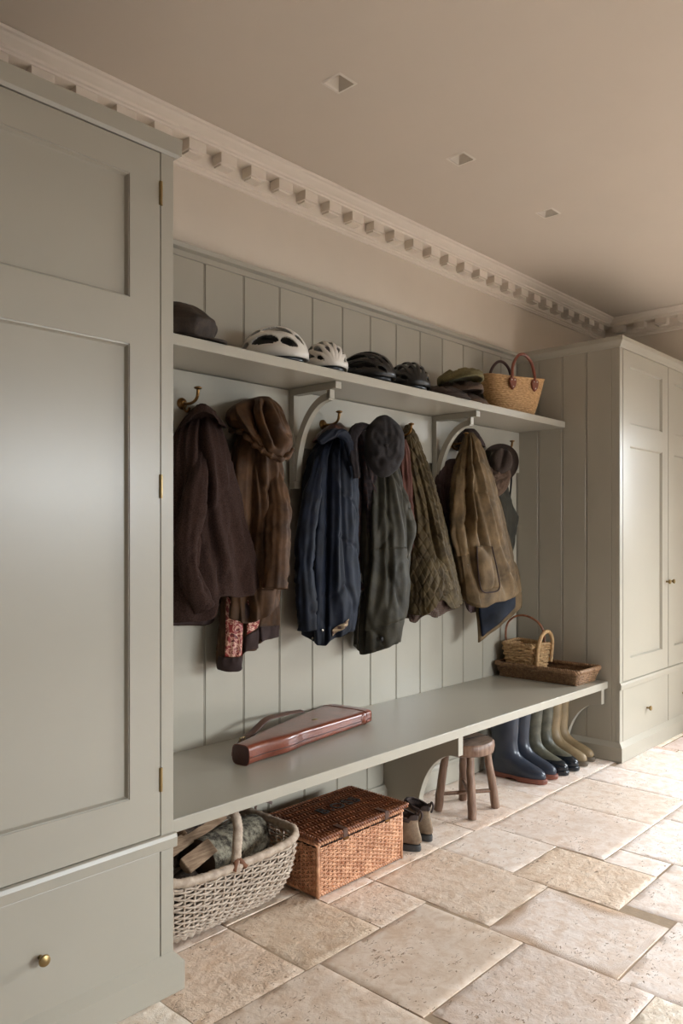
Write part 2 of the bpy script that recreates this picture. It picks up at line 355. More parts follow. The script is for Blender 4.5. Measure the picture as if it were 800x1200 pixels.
def slab(x0, x1, y0, y1, seed, tint, rg, res):
    nxx = max(4, int((x1-x0)/res)); nyy = max(4, int((y1-y0)/res))
    vs = []; fs = []
    rr = random.Random(seed)
    tilt = (rr.uniform(-.002, .002), rr.uniform(-.002, .002), rr.uniform(-.0015, 0))
    def wob(x, y, k): return noise.noise(Vector((x*9, y*9, k+seed)))*.0035*(0.4+rg)
    idx = {}
    for i in range(nxx+1):
        for j in range(nyy+1):
            a = i/nxx if 1 < i < nxx-1 else (0, .004/(x1-x0), 1-.004/(x1-x0), 1)[(0, 1, 2, 3)[i if i < 2 else i-nxx+3]]; b = j/nyy if 1 < j < nyy-1 else (0, .004/(y1-y0), 1-.004/(y1-y0), 1)[j if j < 2 else j-nyy+3]
            ex = (4*a*(1-a)); x = lerp(x0-.0018, x1+.0018, a); y = lerp(y0-.0018, y1+.0018, b)
            # edges wander, corners are worn round
            if i in (0, nxx): x += wob(x, y, 3)+(-1 if i else 1)*.002
            if j in (0, nyy): y += wob(x, y, 9)+(-1 if j else 1)*.002
            if i in (0, nxx) and j in (0, nyy): x += (.003 if i == 0 else -.003); y += (.003 if j == 0 else -.003)
            edge = min(a*(x1-x0), (1-a)*(x1-x0), b*(y1-y0), (1-b)*(y1-y0))
            z = -.0005+tilt[2]+tilt[0]*(a-.5)+tilt[1]*(b-.5)+noise.noise(Vector((x*14, y*14, seed)))*.0014*rg
            z -= .0014*max(0, 1-edge/.0039)+.0005*max(0, 1-edge/.03)
            idx[i, j] = len(vs); vs.append((x, y, z))
    for i in range(nxx):
        for j in range(nyy): fs.append((idx[i, j], idx[i+1, j], idx[i+1, j+1], idx[i, j+1]))
    per = [(i, 0) for i in range(nxx+1)]+[(nxx, j) for j in range(1, nyy+1)]+[(i, nyy) for i in range(nxx-1, -1, -1)]+[(0, j) for j in range(nyy-1, 0, -1)]
    k0 = len(vs)
    for p in per:
        q = vs[idx[p]]; vs.append((q[0], q[1], -.03))
    m = len(per)
    for k in range(m): fs.append((idx[per[k]], k0+k, k0+(k+1) % m, idx[per[(k+1) % m]]))
    fl.add(vs, fs)
    for (px, py, pz) in vs:
        m_ = 1
        if seed == 4*3.1:   # old water stain round the rim of this slab
            ed = min(px-x0, x1-px, py-y0, y1-py); m_ = 1-.30*max(0, min(1, (.035+.07*noise.noise(Vector((px*7, py*7, 2)))-ed)/.03))
        q_ = (1-m_)/.30; tcol.append((tint[0]*(1-.26*q_), tint[1]*(1-.38*q_), tint[2]*(1-.50*q_), 1))
    trug.extend([rg]*len(vs))
for k, (a, b, c, d) in enumerate(slabs): slab(a-.002, b+.002, c-.0005, d+.0005, k*3.1, srgb(*[min(250, x+q) for x, q in zip(tints[k], (19, 17, 21))]), rug[k], .014)
for k, (a, b, c, d) in enumerate(auto):
    t = rs.choice(tints); near = a > .9 and c > .3
    slab(a, b, c, d, 100+k*2.7, srgb(*[min(250, x+q+rs.randint(-4, 4)) for x, q in zip(t, (19, 17, 21))]), rs.choice([.2, .4, .7, .9]), .016 if near else .06)
fo = fl.obj('floor', 'floor', smooth=True); struct(fo)
a1 = fo.data.attributes.new('tint', 'FLOAT_COLOR', 'POINT'); a1.data.foreach_set('color', [x for t in tcol for x in t])
a2 = fo.data.attributes.new('rugged', 'FLOAT', 'POINT'); a2.data.foreach_set('value', trug)
gb = MB().box(X0, XE+.1, Y0, 2.5, -.1, -.0036).obj('floor_grout', 'grout'); gb.name = 'floor'; struct(gb)
# ------------------------------------------------------------------ walls and ceiling
struct(MB().box(X0-.15, XE+.15, YW, YW+.15, -.1, ZC+.1).obj('wall_back', 'plaster'))
def wall_open(name, axis, pos, th, a0, a1, z1, holes):
    """wall with rectangular openings; holes = (a0, a1, z0, z1)"""
    mb = MB(); cuts = sorted(holes); x = a0
    def bx(p, q, r, s):
        if q-p < 1e-4 or s-r < 1e-4: return
        if axis == 'x': mb.box(pos, pos+th, p, q, r, s)
        else: mb.box(p, q, pos, pos+th, r, s)
    for h in cuts:
        bx(x, h[0], -.1, z1); bx(h[0], h[1], -.1, h[2]); bx(h[0], h[1], h[3], z1); x = h[1]
    bx(x, a1, -.1, z1)
    return struct(mb.obj(name, 'plaster' if name == 'wall_right' else 'walldk'))
DOOR = (-.85, 1.15, 0.0, 2.05)
WINS = [(-.9, .9, .15, 2.0), (2.4, 4.8, .15, 2.0)]
wall_open('wall_right', 'x', XE, .25, Y0, YW, ZC+.1, [DOOR])
wall_open('wall_front', 'y', Y0-.25, .25, X0, XE, ZC+.1, WINS)
wall_open('wall_left', 'x', X0-.15, .15, Y0, YW, ZC+.1, [])
def glazing(name, axis, pos, a0, a1, z0, z1, na, nz):
    mb = MB()
    def bx(p, q, r, s, t=.05):
        if axis == 'x': mb.box(pos-t/2, pos+t/2, p, q, r, s)
        else: mb.box(p, q, pos-t/2, pos+t/2, r, s)
    bx(a0, a0+.07, z0, z1); bx(a1-.07, a1, z0, z1); bx(a0, a1, z0, z0+.09); bx(a0, a1, z1-.07, z1)
    for i in range(1, na): x = lerp(a0, a1, i/na); bx(x-.015, x+.015, z0, z1, .03)
    for j in range(1, nz): z = lerp(z0, z1, j/nz); bx(a0, a1, z-.012, z+.012, .03)
    return struct(mb.obj(name, 'frame_w'))
glazing('door_1', 'x', XE+.14, *DOOR, 4, 4)
glazing('window_1', 'y', Y0-.14, *WINS[0], 3, 4)
glazing('window_2', 'y', Y0-.14, *WINS[1], 4, 4)
# ceiling with three square openings for the downlights
LP = [(1.92, 1.795), (2.645, 1.80), (3.372, 1.805)]
ho = .037
cb = MB(); xs = [X0]
for x, y in LP: xs += [x-ho, x+ho]
xs.append(XE); ylo, yhi = 1.80-ho, 1.80+ho
cb.box(X0, XE, Y0, ylo, ZC, ZC+.14); cb.box(X0, XE, yhi, YW, ZC, ZC+.14)
for i in range(0, len(xs), 2): cb.box(xs[i], xs[i+1], ylo, yhi, ZC, ZC+.14)
struct(cb.obj('ceiling', 'ceil'))
wherel = ['nearest of three, above the tall grey-green cupboard end', 'middle of the three, above the long bench', 'farthest of three, towards the far corner of the room']
for (x, y), w in zip(LP, wherel):
    t = thing('ceiling_light', 'small square recessed ceiling downlight, '+w, 'ceiling light', (x, 1.80, ZC), group='recessed downlights along the ceiling')
    q = MB(); o1 = ho-.001; i1 = .017
    def sq(h, z): return [(x-h, 1.8-h, z), (x+h, 1.8-h, z), (x+h, 1.8+h, z), (x-h, 1.8+h, z)]
    q.rings([sq(o1+.009, ZC-.001), sq(o1, ZC-.0025), sq(o1-.001, ZC+.004), sq(i1, ZC+.045), sq(i1, ZC+.07), sq(o1-.001, ZC+.072), sq(o1-.001, ZC+.001), sq(o1+.009, ZC-.0005)], (0, 0))
    q.obj('reflector', 'lampw', t)
    MB().rings([[(x+.012*math.cos(a*PI/8), 1.8+.012*math.sin(a*PI/8), ZC+zz) for a in range(16)] for zz in (.055, .068)]).obj('bulb', 'lampw', t)
# cornice: back run and end run, mitred, with dentils
prof = [(0, 2.646), (.010, 2.648), (.012, 2.656), (.016, 2.657), (.016, 2.668), (.022, 2.670), (.022, 2.729), (.082, 2.730), (.084, 2.737), (.092, 2.739), (.094, 2.748), (.104, 2.752), (.118, 2.760), (.124, 2.768), (.134, 2.770), (.138, 2.779), (0, 2.779)]
cv = MB()
rings = [[(X0, YW-p, z) for p, z in prof], [(XE-p, YW-p, z) for p, z in prof], [(XE-p, Y0, z) for p, z in prof]]
cv.rings(rings, (1, 1))
x = 1.84-.1505*22+.0375
while x < XE-.1:
    if x > X0+.1: cv.box(x, x+.078, YW-.078, YW-.02, 2.690, 2.7305); cv.box(x+.008, x+.070, YW-.066, YW-.02, 2.683, 2.691)
    x += .1505
y = YW-.1
while y > Y0+.1:
    cv.box(XE-.078, XE-.02, y-.078, y, 2.690, 2.7305); cv.box(XE-.066, XE-.02, y-.07, y-.008, 2.683, 2.691); y -= .1505
struct(cv.obj('trim_1', 'cornice', bevel=.0015))
# ------------------------------------------------------------------ panelling
def boards(mb, axis, pos, cuts, z0, z1, th=.014, g=.0028):
    """vertical boards with V joints; face towards -axis at pos"""
    for a, b in zip(cuts[:-1], cuts[1:]):
        poly = [(a+.0008, pos+th), (a+.0008, pos+.003), (a+g, pos), (b-g*3.2, pos), (b-g*2.8, pos+.002), (b-g*2.2, pos+.002), (b-g*1.8, pos), (b-g, pos+.0005), (b-.0012, pos+.003), (b-.0012, pos+th)]
        if axis == 'y': mb.prism(poly, 'z', z0, z1)
        else: mb.prism([(q, p) for p, q in poly], 'z', z0, z1)
cuts = [XL]+[x for x in BX if XL+.03 < x < XR-.03]+[XR]
pan = thing('wall_panelling', 'grey-green tongue-and-groove wall panelling behind the coats with ledge along top', 'panelling', ((XL+XR)/2, YP, 0))
b1 = MB(); boards(b1, 'y', YP, cuts, .40, 2.31); b1.obj('boards', 'paint', pan)
b1 = MB(); b1.prism([(YW-.002, 2.300), (YP-.006, 2.300), (YP-.006, 2.322), (YP-.024, 2.328), (YP-.028, 2.345), (YW-.002, 2.347)], 'x', XL, XR); b1.obj('top_rail', 'paint', pan, bevel=.001)
b1 = MB(); b1.box(XL, XR, YP-.016, YP-.0005, 1.626, 1.868); b1.obj('peg_rail', 'paint', pan, bevel=.0015)
# ------------------------------------------------------------------ hat shelf with arched brackets
sh = thing('hat_shelf', 'long grey-green painted shelf on arched brackets above the coats', 'shelf', (2.7, YP, 1.87))
MB().box(XL, XR, 2.124, YP-.0005, 1.871, 1.908).obj('shelf_board', 'paint', sh, bevel=.002)
def arch_bracket(xc):
    b = MB(); w = .017
    b.box(xc-w, xc+w, 2.150, YP-.002, 1.842, 1.8705); b.box(xc-w, xc+w, YP-.045, YP-.0175, 1.475, 1.842)
    b.box(xc-w*.8, xc+w*.8, 2.185, 2.205, 1.806, 1.842)
    po = []; pi = []
    for k in range(25):
        a = PI/2*k/24
        po.append((2.395-.205*math.cos(a)*1.0, 1.470+.372*math.sin(a)))
    # quarter ellipse centred at the outer lower corner: curve goes from the front top down to the wall
    po = []; pi = []
    for k in range(25):
        a = PI/2*k/24
        po.append((2.192+.222*math.cos(a), 1.478+.352*math.sin(a)))
        pi.append((2.192+.190*math.cos(a), 1.478+.322*math.sin(a)))
    b.prism(po+pi[::-1], 'x', xc-w*.8, xc+w*.8)
    b.box(xc-w, xc+w, YP-.050, YP-.0175, 1.447, 1.475)
    return b
for xc in (2.29, 3.31): arch_bracket(xc).obj('bracket', 'paint', sh, bevel=.0015)
# ------------------------------------------------------------------ bench
be = thing('bench', 'long grey-green painted wall bench running between the two tall cupboards', 'bench', (2.7, 2.1, 0))
MB().box(XL+.001, XR-.001, 1.867, YP-.0005, .396, .435).obj('bench_seat', 'paint', be, bevel=.0025)
b1 = MB(); boards(b1, 'y', 2.29, cuts, 0.0, .395); b1.obj('back_boards', 'paint', be)
b1 = MB(); b1.prism([(2.289, 0), (2.268, 0), (2.268, .088), (2.276, .098), (2.280, .108), (2.289, .110)], 'x', XL, XR); b1.obj('skirting', 'paint', be)
def bench_bracket(xa, xb):
    poly = [(2.288, 0), (2.288, .395), (1.878, .395), (1.878, .313)]
    for k in range(25):
        a = PI/2*(1-k/24); poly.append((1.890+.205*math.cos(a), .312*math.sin(a)))
    return MB().prism(poly, 'x', xa, xb)
for xa, xb in ((2.74, 2.774), (4.122, 4.156)): bench_bracket(xa, xb).obj('support_panel', 'paint', be, bevel=.0015)
# ------------------------------------------------------------------ tall cupboards
def cupboard(name, label, xa, xb, doors, side):
    t = thing(name, label, 'cupboard', ((xa+xb)/2, (YC+YP)/2, 0))
    body = MB()
    body.box(xa+.002, xb-.002, YC+.022, YW-.003, .1, 2.30)
    body.obj('carcass', 'paint', t)
    fr = MB(); zt = 2.30
    st = .04
    fr.box(xa, xa+st, YC, YC+.0215, .1, zt); fr.box(xb-st, xb, YC, YC+.0215, .1, zt)
    fr.box(xa+st, xb-st, YC, YC+.0215, 2.292, zt); fr.box(xa+st, xb-st, YC, YC+.0215, .394, .431)
    fr.box(xa+st, xb-st, YC, YC+.0215, .094, .1005)
    fr.obj('face_frame', 'paint', t, bevel=.001)
    if side == 'l':   # boarded flank that faces the bench
        b = MB(); cut = [YP-.001, 2.299, 2.145, 1.998, 1.845]; cut = cut[::-1]; boards(b, 'x', xa-.0, cut, .1, 2.30, .012); 
        b.box(xa, xa+.012, YC+.0215, 1.845, .1, 2.3)
        b.obj('side_boards', 'paint', t)
    # waist rail moulding, plinth and cornice
    wr = MB(); wr.prism([(YC, .392), (YC-.010, .394), (YC-.012, .420), (YC-.008, .430), (YC, .433)], 'x', xa-.006, xb+.006); wr.obj('waist_rail', 'paint', t, bevel=.001)
    pl = MB()
    e = .022
    def ringp(o, z): return [(xa-o, YC-o, z), (xb+(o if side == 'r' else 0), YC-o, z), (xb+(o if side == 'r' else 0), 2.10, z), (xa-o, 2.10, z)]
    pl.rings([ringp(e, 0), ringp(e, .078), ringp(e-.012, .092), ringp(0, .104)]); pl.obj('plinth', 'paint', t)
    co = MB()
    def ringc(o, z): return [(xa-(o if side == 'l' else 0), YC-o, z), (xb+(o if side == 'r' else 0), YC-o, z), (xb+(o if side == 'r' else 0), YW-.002, z), (xa-(o if side == 'l' else 0), YW-.002, z)]
    if side == 'r':
        def ringr(o, f, z): return [(xa, YC-f, z), (xb+o, YC-f, z), (xb+o, YW-.002, z), (xa, YW-.002, z)]
        co.rings([ringr(.010, .002, 2.290), ringr(.024, .005, 2.300), ringr(.026, .006, 2.345)])
    else: co.rings([ringc(.004, 2.288), ringc(.010, 2.300), ringc(.022, 2.315), ringc(.026, 2.322), ringc(.026, 2.345)])
    co.obj('top_moulding', 'paint', t)
    for (da, db, hinge) in doors:
        d = MB(); g = .0038; s = .093; y0, y1 = YC-.001, YC+.021
        a, b = da+g, db-g; z0, z1 = .435, 2.286
        d.box(a, a+s, y0, y1, z0, z1); d.box(b-s, b, y0, y1, z0, z1)
        for r0, r1 in ((z0, .554), (1.753, 1.876), (2.202, z1)): d.box(a+s, b-s, y0, y1, r0, r1)
        for r0, r1 in ((.554, 1.753), (1.876, 2.202)):
            # sunk panel with a small ovolo all round
            def rp(o, y): return [(a+s+o, y, r0+o), (b-s-o, y, r0+o), (b-s-o, y, r1-o), (a+s+o, y, r1-o)]
            d.rings([rp(0, y0+.003), rp(.003, y0+.0035), rp(.007, y0+.0135), rp(.009, y0+.0145)], (0, 1))
        dd = d.obj('door', 'paint', t)
        dd.location = (0, 0, 0)
        hx = b-.001 if hinge == 'r' else a+.001
        for hz in ((.586, 1.382, 2.178) if side == 'r' else ()):
            MB().tube([(hx+.003*(1 if hinge == 'r' else -1), YC-.002, hz-.032), (hx+.003*(1 if hinge == 'r' else -1), YC-.002, hz+.032)], .005, 10).obj('hinge', 'brass', dd, smooth=True)
        kx = a+.03 if hinge == 'r' else b-.03
        knob(kx, .964, dd)
        w = MB(); w.box(a, b, y0, y1, .103, .390); dr = w.obj('drawer', 'paint', t, bevel=.0015)
        knob((a+b)/2, .238, dr)
    return t
def knob(x, z, par):
    pr = [(0, .006), (.006, .0055), (.010, .005), (.014, .008), (.018, .0125), (.023, .0145), (.027, .013), (.030, .007), (.0305, .0008)]
    MB().rings([[(x+r*math.cos(2*PI*k/20), YC-.001-p, z+r*math.sin(2*PI*k/20)) for k in range(20)] for p, r in pr]).obj('knob', 'brass', par, smooth=True)
cupboard('tall_cupboard', 'tall grey-green panelled cupboard in the left foreground, brass knob on drawer', -.15, XL, [(.53, 1.212, 'r'), (-.11, .53, 'l')], 'r')
cupboard('tall_cupboard', 'tall grey-green double-door cupboard at the far right end of the bench', XR, XE-.003, [(4.22, 4.892, 'l'), (4.892, 5.385, 'r')], 'l')
# ------------------------------------------------------------------ coat hooks
def make_hook(x, label):
    t = thing('coat_hook', label, 'coat hook', (x, YP-.016, 1.742), group='aged brass hooks on the peg rail')
    y = YP-.016; z = 1.742
    MB().rings([[(x+r*math.cos(2*PI*k/20), y-p, z+r*math.sin(2*PI*k/20)) for k in range(20)] for p, r in [(0, .022), (.004, .022), (.007, .018), (.010, .012), (.016, .010), (.018, .001)]]).obj('back_plate', 'dkbrass', t, smooth=True)
    pts = cm([(x, y-.008, z), (x, y-.03, z-.004), (x, y-.06, z-.004), (x, y-.085, z+.004), (x, y-.097, z+.02), (x, y-.100, z+.042)], 5)
    MB().tube(pts, [.006]*len(pts), 10).obj('upper_arm', 'dkbrass', t, smooth=True)
    MB().rings([[(x+r*math.cos(2*PI*k/16), y-.100+r*math.sin(2*PI*k/16), z+.040+p) for k in range(16)] for p, r in [(0, .005), (.004, .014), (.008, .015), (.012, .009), (.013, .001)]]).obj('cap', 'dkbrass', t, smooth=True)
    pts = cm([(x, y-.008, z-.006), (x, y-.02, z-.026), (x, y-.036, z-.032), (x, y-.048, z-.020)], 5)
    MB().tube(pts, .005, 8).obj('lower_arm', 'dkbrass', t, smooth=True)
for x, lb in ((1.724, 'aged brass coat hook holding the dark brown tweed jacket at far left'), (2.075, 'aged brass coat hook behind the hooded brown coat'),
              (2.479, 'aged brass coat hook holding the navy blue jacket'), (2.99, 'aged brass coat hook between grey cap and quilted jacket'),
              (3.462, 'aged brass coat hook behind the tan waxed coat'), (3.93, 'aged brass coat hook farthest right, holding the brown felt hat')): make_hook(x, lb)
# ------------------------------------------------------------------ garments
YB = 2.415
class Garment:
    def __init__(g, top, hem, rows, Yb=YB, back=0, folds=(), seed=0, A=(.012, .010, .003), flow=0.0, k=(1.6, 3.2, 9), sharp=1.0, quilt=0, ramp=.25):
        g.top, g.hem, g.rows, g.Yb, g.folds, g.seed, g.A, g.k, g.quilt, g.ramp = top, hem, rows, Yb, folds, seed, A, k, quilt, ramp
        g.cache = {}; g.back = back
    def row(g, t):
        key = round(t, 5)
        if key in g.cache: return g.cache[key]
        uL, uR, dep = interp(g.rows, t)
        um = (uL+uR)/2; l = (um-CX)/F
        b = max(.01, dep/2); cy = g.Yb-b
        for _ in range(2):
            d = cy/(s_-l*c_); L = (uR-uL)/2/F*d
            r = Vector((c_+l*s_, s_-l*c_)).normalized(); e = Vector((r.y, -r.x))
            bb = min(b, .8*L/abs(e.y)); cy = g.Yb-bb
        w = math.sqrt(max(1e-6, L*L-(bb*e.y)**2))/e.x
        pc = math.atan2(w*e.x, -bb*e.y)
        g.cache[key] = (d*(c_+l*s_), cy, w, bb, pc, d)
        return g.cache[key]
    def base(g, psi, t):
        x, cy, w, b, pc, d = g.row(t); s = math.sin(psi)
        v = g.top+(interp(g.hem, s)[0]+g.back*max(0, -math.cos(psi))-g.top)*t
        f = pc+psi
        return Vector((x-w*math.cos(f), cy-b*math.sin(f), H-(v-CY)*d/F))
    def P(g, psi, t, off=0):
        p = g.base(psi, t); e = .02
        x, cy, w, b, pc, d = g.row(t); f = pc+psi
        n = Vector((-math.cos(f)*b, -math.sin(f)*w, 0))
        n = n.normalized() if n.length > 1e-9 else Vector((0, -1, 0))
        s = math.sin(psi); cp = math.cos(psi); sd = g.seed
        rm = min(1, t/g.ramp) if g.ramp else 1
        D = 0
        q = Vector((s*g.k[0], cp*g.k[0], t*.9+sd)); D += g.A[0]*noise.noise(q)*1.6*rm
        q = Vector((s*g.k[1]+.5*noise.noise(Vector((t*3, sd, s))), cp*g.k[1], t*2.6+sd+9)); r = 1-abs(noise.noise(q))*3.4; D += g.A[1]*(max(-1.1, r))*rm
        q = Vector((p.x*g.k[2], p.y*g.k[2], p.z*g.k[2]*.55+sd)); r = abs(noise.noise(q)); D -= g.A[2]*(1-min(1, r*6))**2*2.8
        q = Vector((p.x*g.k[2]*2.2, p.y*g.k[2]*2.2, p.z*g.k[2]*1.6+sd)); D += g.A[2]*noise.noise(q)*1.5
        if cp > -.2:
            for (s0, t0, s1, t1, wd, am) in g.folds:
                if t0-.03 < t < t1+.03:
                    kk = min(1, max(0, (t-t0)/(t1-t0))); sc = lerp(s0, s1, kk)+.05*noise.noise(Vector((t*4, s0*9, sd)))
                    en = min(1, (t-t0+.03)/.12, (t1+.03-t)/.12)
                    D += am*en*math.exp(-((s-sc)/wd)**2)
        if g.quilt:
            a = (s*w*1.25+w)*1; z = p.z; Q = .052
            for qv in (a*.95+z*.75, a*.95-z*.75):
                m = (qv % Q)/Q; dd = min(m, 1-m); D -= .0030*math.exp(-(dd/.07)**2)
                D += .0012*math.sin(PI*m)
        D += off
        lim = g.Yb+.004
        r = p+n*D
        if r.y > lim: r.y = lim
        return r
    def body(g, name, mat, parent, nphi=150, nt=120, lining=None, closed_top=True):
        mb = MB(); rings = []
        for i in range(nt+1):
            t = i/nt; rings.append([g.P(2*PI*j/nphi-PI, t) for j in range(nphi)])
        # turned hem and inside of the cloth
        last = rings[-1]; cen = sum((Vector(p) for p in last), Vector())/nphi
        def shr(r, k, dz): return [Vector((lerp(p.x, cen.x, k), lerp(p.y, cen.y, k), p.z+dz)) for p in r]
        rings.append(shr(last, .02, -.002)); rings.append(shr(last, .05, .002))
        nb = len(rings)
        mb.rings(rings, (1, 0))
        hh = min(.07, .6*(rings[0][0].z-last[0].z)); in_ = [rings[-1], shr(last, .09, hh*.25), shr(last, .16, hh*.6), shr(last, .3, hh)]
        mb.rings(in_, (0, 1), mi=1 if lining else 0)
        return mb.obj(name, [mat, lining] if lining else mat, parent, smooth='all')
    def patch(g, name, mat, parent, corners, off=.005, th=.003, n=26, bulge=0, taper=0):
        """a piece of cloth lying on the garment; corners (s,t) in order tl, tr, br, bl"""
        mb = MB(); idx = {}; vs = []; fs = []
        for lay in (0, 1):
            for i in range(n+1):
                for j in range(n+1):
                    a, b = i/n, j/n
                    s = lerp(lerp(corners[0][0], corners[1][0], a), lerp(corners[3][0], corners[2][0], a), b)
                    t = lerp(lerp(corners[0][1], corners[1][1], a), lerp(corners[3][1], corners[2][1], a), b)
                    s = max(-.995, min(.995, s))
                    edge = min(a, 1-a, b, 1-b)
                    o = off*(min(1, b*2) if taper else 1)+(0 if lay == 0 else th*(min(1, b*2) if taper else 1))+bulge*min(1, edge*5)*(1 if lay else 0)
                    idx[lay, i, j] = len(vs); vs.append(g.P(math.asin(s), t, o))
        for i in range(n):
            for j in range(n):
                fs.append((idx[1, i, j], idx[1, i+1, j], idx[1, i+1, j+1], idx[1, i, j+1])); fs.append((idx[0, i, j+1], idx[0, i+1, j+1], idx[0, i+1, j], idx[0, i, j]))
            for (A, B) in (((i, 0), (i+1, 0)), ((i+1, n), (i, n)), ((0, i+1), (0, i)), ((n, i), (n, i+1))):
                fs.append((idx[0, A[0], A[1]], idx[0, B[0], B[1]], idx[1, B[0], B[1]], idx[1, A[0], A[1]]))
        mb.add(vs, fs); return mb.obj(name, mat, parent, smooth='all')
    def stud(g, name, mat, parent, s, t, r=.006, off=.008):
        p = g.P(math.asin(s), t, off); mb = MB(); mb.ball(p, r, r*.6, r, 12, 8); return mb.obj(name, mat, parent, smooth='all')
def sleeve(name, mat, parent, pts, rad, seed=0, amp=.006, flat=.75, n=40, k=9, cuffmat=None):
    P = cm(pts, 14); m = len(P); R = [r[0] for r in cm([(r, 0, 0) for r in rad], 14)]
    mb = MB(); rings = []
    for i in range(m):
        t = (P[min(i+1, m-1)]-P[max(0, i-1)]).normalized()
        a = Vector((.80, -.6, 0)); a = (a-t*a.dot(t)).normalized(); b = t.cross(a)
        rg = []
        for j in range(n):
            f = 2*PI*j/n; dr = a*math.cos(f)+b*math.sin(f)*flat
            p = P[i]+dr*R[i]
            q = Vector((p.x*k, p.y*k, p.z*k*1.3+seed)); d = noise.noise(q)*amp*1.4-(1-min(1, abs(noise.noise(q*1.7))*5))**2*amp
            d += noise.noise(Vector((math.cos(f)*2, math.sin(f)*2, i/m*2+seed)))*amp*1.5
            rg.append(p+dr*d)
        rings.append(rg)
    last = rings[-1]; cen = sum(last, Vector())/n
    rings.append([p.lerp(cen, .10) for p in last]); up = (P[-2]-P[-1]).normalized()
    rings.append([p.lerp(cen, .14)+up*.035 for p in last])
    mb.rings(rings, (1, 1)); return mb.obj(name, mat, parent, smooth='all')
def gloc(g): x, cy, w, b, pc, d = g.row(.5); return (x, cy, g.base(0, 1).z)
# 1 brown tweed jacket
g = Garment(476, [(-1, 724), (-.4, 722), (-.1, 722), (.10, 716), (.16, 700), (.3, 696), (.6, 699), (.85, 697), (1, 688)],
            [(0, 229, 242, .05), (.05, 218, 254, .09), (.14, 206, 263, .14), (.35, 198, 275, .18), (.6, 192, 288, .20), (.85, 188, 301, .22), (1, 186, 306, .23)],
            folds=[(.0, .03, .02, .55, .09, -.022), (-.15, .05, -.35, .6, .12, .016), (.2, .05, .35, .9, .12, .014), (.12, .25, .2, 1, .06, -.024), (.62, .4, .7, 1, .10, -.012), (-.55, .3, -.6, 1, .1, -.014)], seed=1, A=(.010, .007, .0022), back=14)
t1 = thing('coat', 'dark brown tweed jacket hanging at far left beside the tall cupboard', 'coat', gloc(g))
g.body('jacket_body', 'tweed', t1, lining='brownc')
sleeve('sleeve', 'tweed', t1, [atY(240, 510, 2.34), atY(228, 570, 2.22), atY(221, 635, 2.18), atY(226, 680, 2.19), atY(239, 712, 2.20)], [.008, .044, .046, .040, .046], 3, .008)
gc = Garment(474, [(-1, 510), (-.4, 494), (0, 487), (.4, 488), (1, 500)], [(0, 230, 242, .06), (.4, 220, 252, .12), (1, 206, 262, .18)], Yb=YB, seed=3, A=(.006, .006, .002), ramp=.5)
gc.body('collar', 'tweed', t1, 80, 24)
MB().tube(cm([(1.724+.02, 2.37, 1.70), (1.74, 2.345, 1.725), (1.745, 2.335, 1.732), (1.75, 2.33, 1.70)], 4), .0025, 6).obj('hanging_loop', 'brownc', t1, smooth=True)
# 2 hooded coat
g = Garment(505, [(-1, 716), (-.3, 727), (.3, 722), (.6, 716), (1, 700)],
            [(0, 277, 322, .12), (.2, 270, 330, .18), (.5, 266, 333, .20), (.8, 262, 332, .2), (1, 264, 329, .2)],
            folds=[(-.1, .1, -.2, 1, .16, -.035), (.15, .1, .2, 1, .06, -.012), (-.6, .1, -.5, .9, .1, .012)], seed=12, A=(.012, .010, .003))
t2 = thing('coat', 'brown waxed coat with a large drooping hood, second from left', 'coat', gloc(g))
g.body('coat_body', 'wax', t2, lining='brownc')
sleeve('sleeve', 'wax', t2, [atY(312, 525, 2.30), atY(325, 585, 2.21), atY(325, 640, 2.18), atY(323, 690, 2.17)], [.01, .044, .044, .046], 5, .008)
hd = Garment(466, [(-1, 506), (-.6, 512), (-.2, 527), (.3, 540), (.7, 543), (1, 530)],
             [(0, 296, 316, .09), (.12, 282, 326, .16), (.35, 268, 334, .22), (.65, 264, 342, .25), (.88, 270, 343, .25), (1, 274, 338, .24)],
             folds=[(-.45, .08, .1, .75, .10, -.045), (.02, .05, .25, .85, .09, .030), (.25, .1, .45, .8, .08, -.040), (.5, .15, .72, .8, .1, .02), (-.75, .2, -.2, .9, .10, .018), (-.2, .3, .1, .95, .08, -.02)],
             seed=22, A=(.006, .005, .002), ramp=.3)
hd.body('hood', 'wax', t2, 150, 90, lining='brownc')
rim = [hd.P(math.asin(max(-.99, min(.99, s))), .97, .012) for s in [x/12-1 for x in range(25)]]
MB().tube(cm(rim, 3), [.010+.004*math.sin(i*.7) for i in range(len(cm(rim, 3)))], 10).obj('hood_edge', 'wax', t2, smooth='all')
g.stud('press_stud', 'metal', t2, .93, .62)
# 2b paisley-lined waistcoat under it
g = Garment(660, [(-1, 779), (-.5, 781), (-.16, 777), (-.12, 762), (.3, 758), (.36, 752), (1, 747)],
            [(0, 262, 322, .12), (.5, 258, 327, .14), (1, 255, 325, .15)], folds=[(-.14, .2, -.14, 1, .04, -.035), (.36, .2, .34, 1, .04, -.030)], seed=31, A=(.006, .005, .002), ramp=0)
t2b = thing('waistcoat', 'brown waistcoat with red paisley lining, its lower edge showing below the hooded coat', 'waistcoat', gloc(g))
g.body('waistcoat_body', 'wax', t2b, lining='brownc')
g.patch('paisley_lining', 'paisley', t2b, [(-.78, .3), (-.24, .3), (-.20, .86), (-.72, .86)], .005, .002)
g.patch('paisley_lining', 'paisley', t2b, [(-.08, .3), (.26, .3), (.30, .74), (-.06, .80)], .005, .002)
g.patch('hem_band', 'brownc', t2b, [(-.92, .87), (-.20, .87), (-.18, 1.0), (-.94, 1.0)], .006, .003)
g.patch('hem_band', 'brownc', t2b, [(-.10, .82), (.32, .76), (.34, .98), (-.10, .99)], .006, .003)
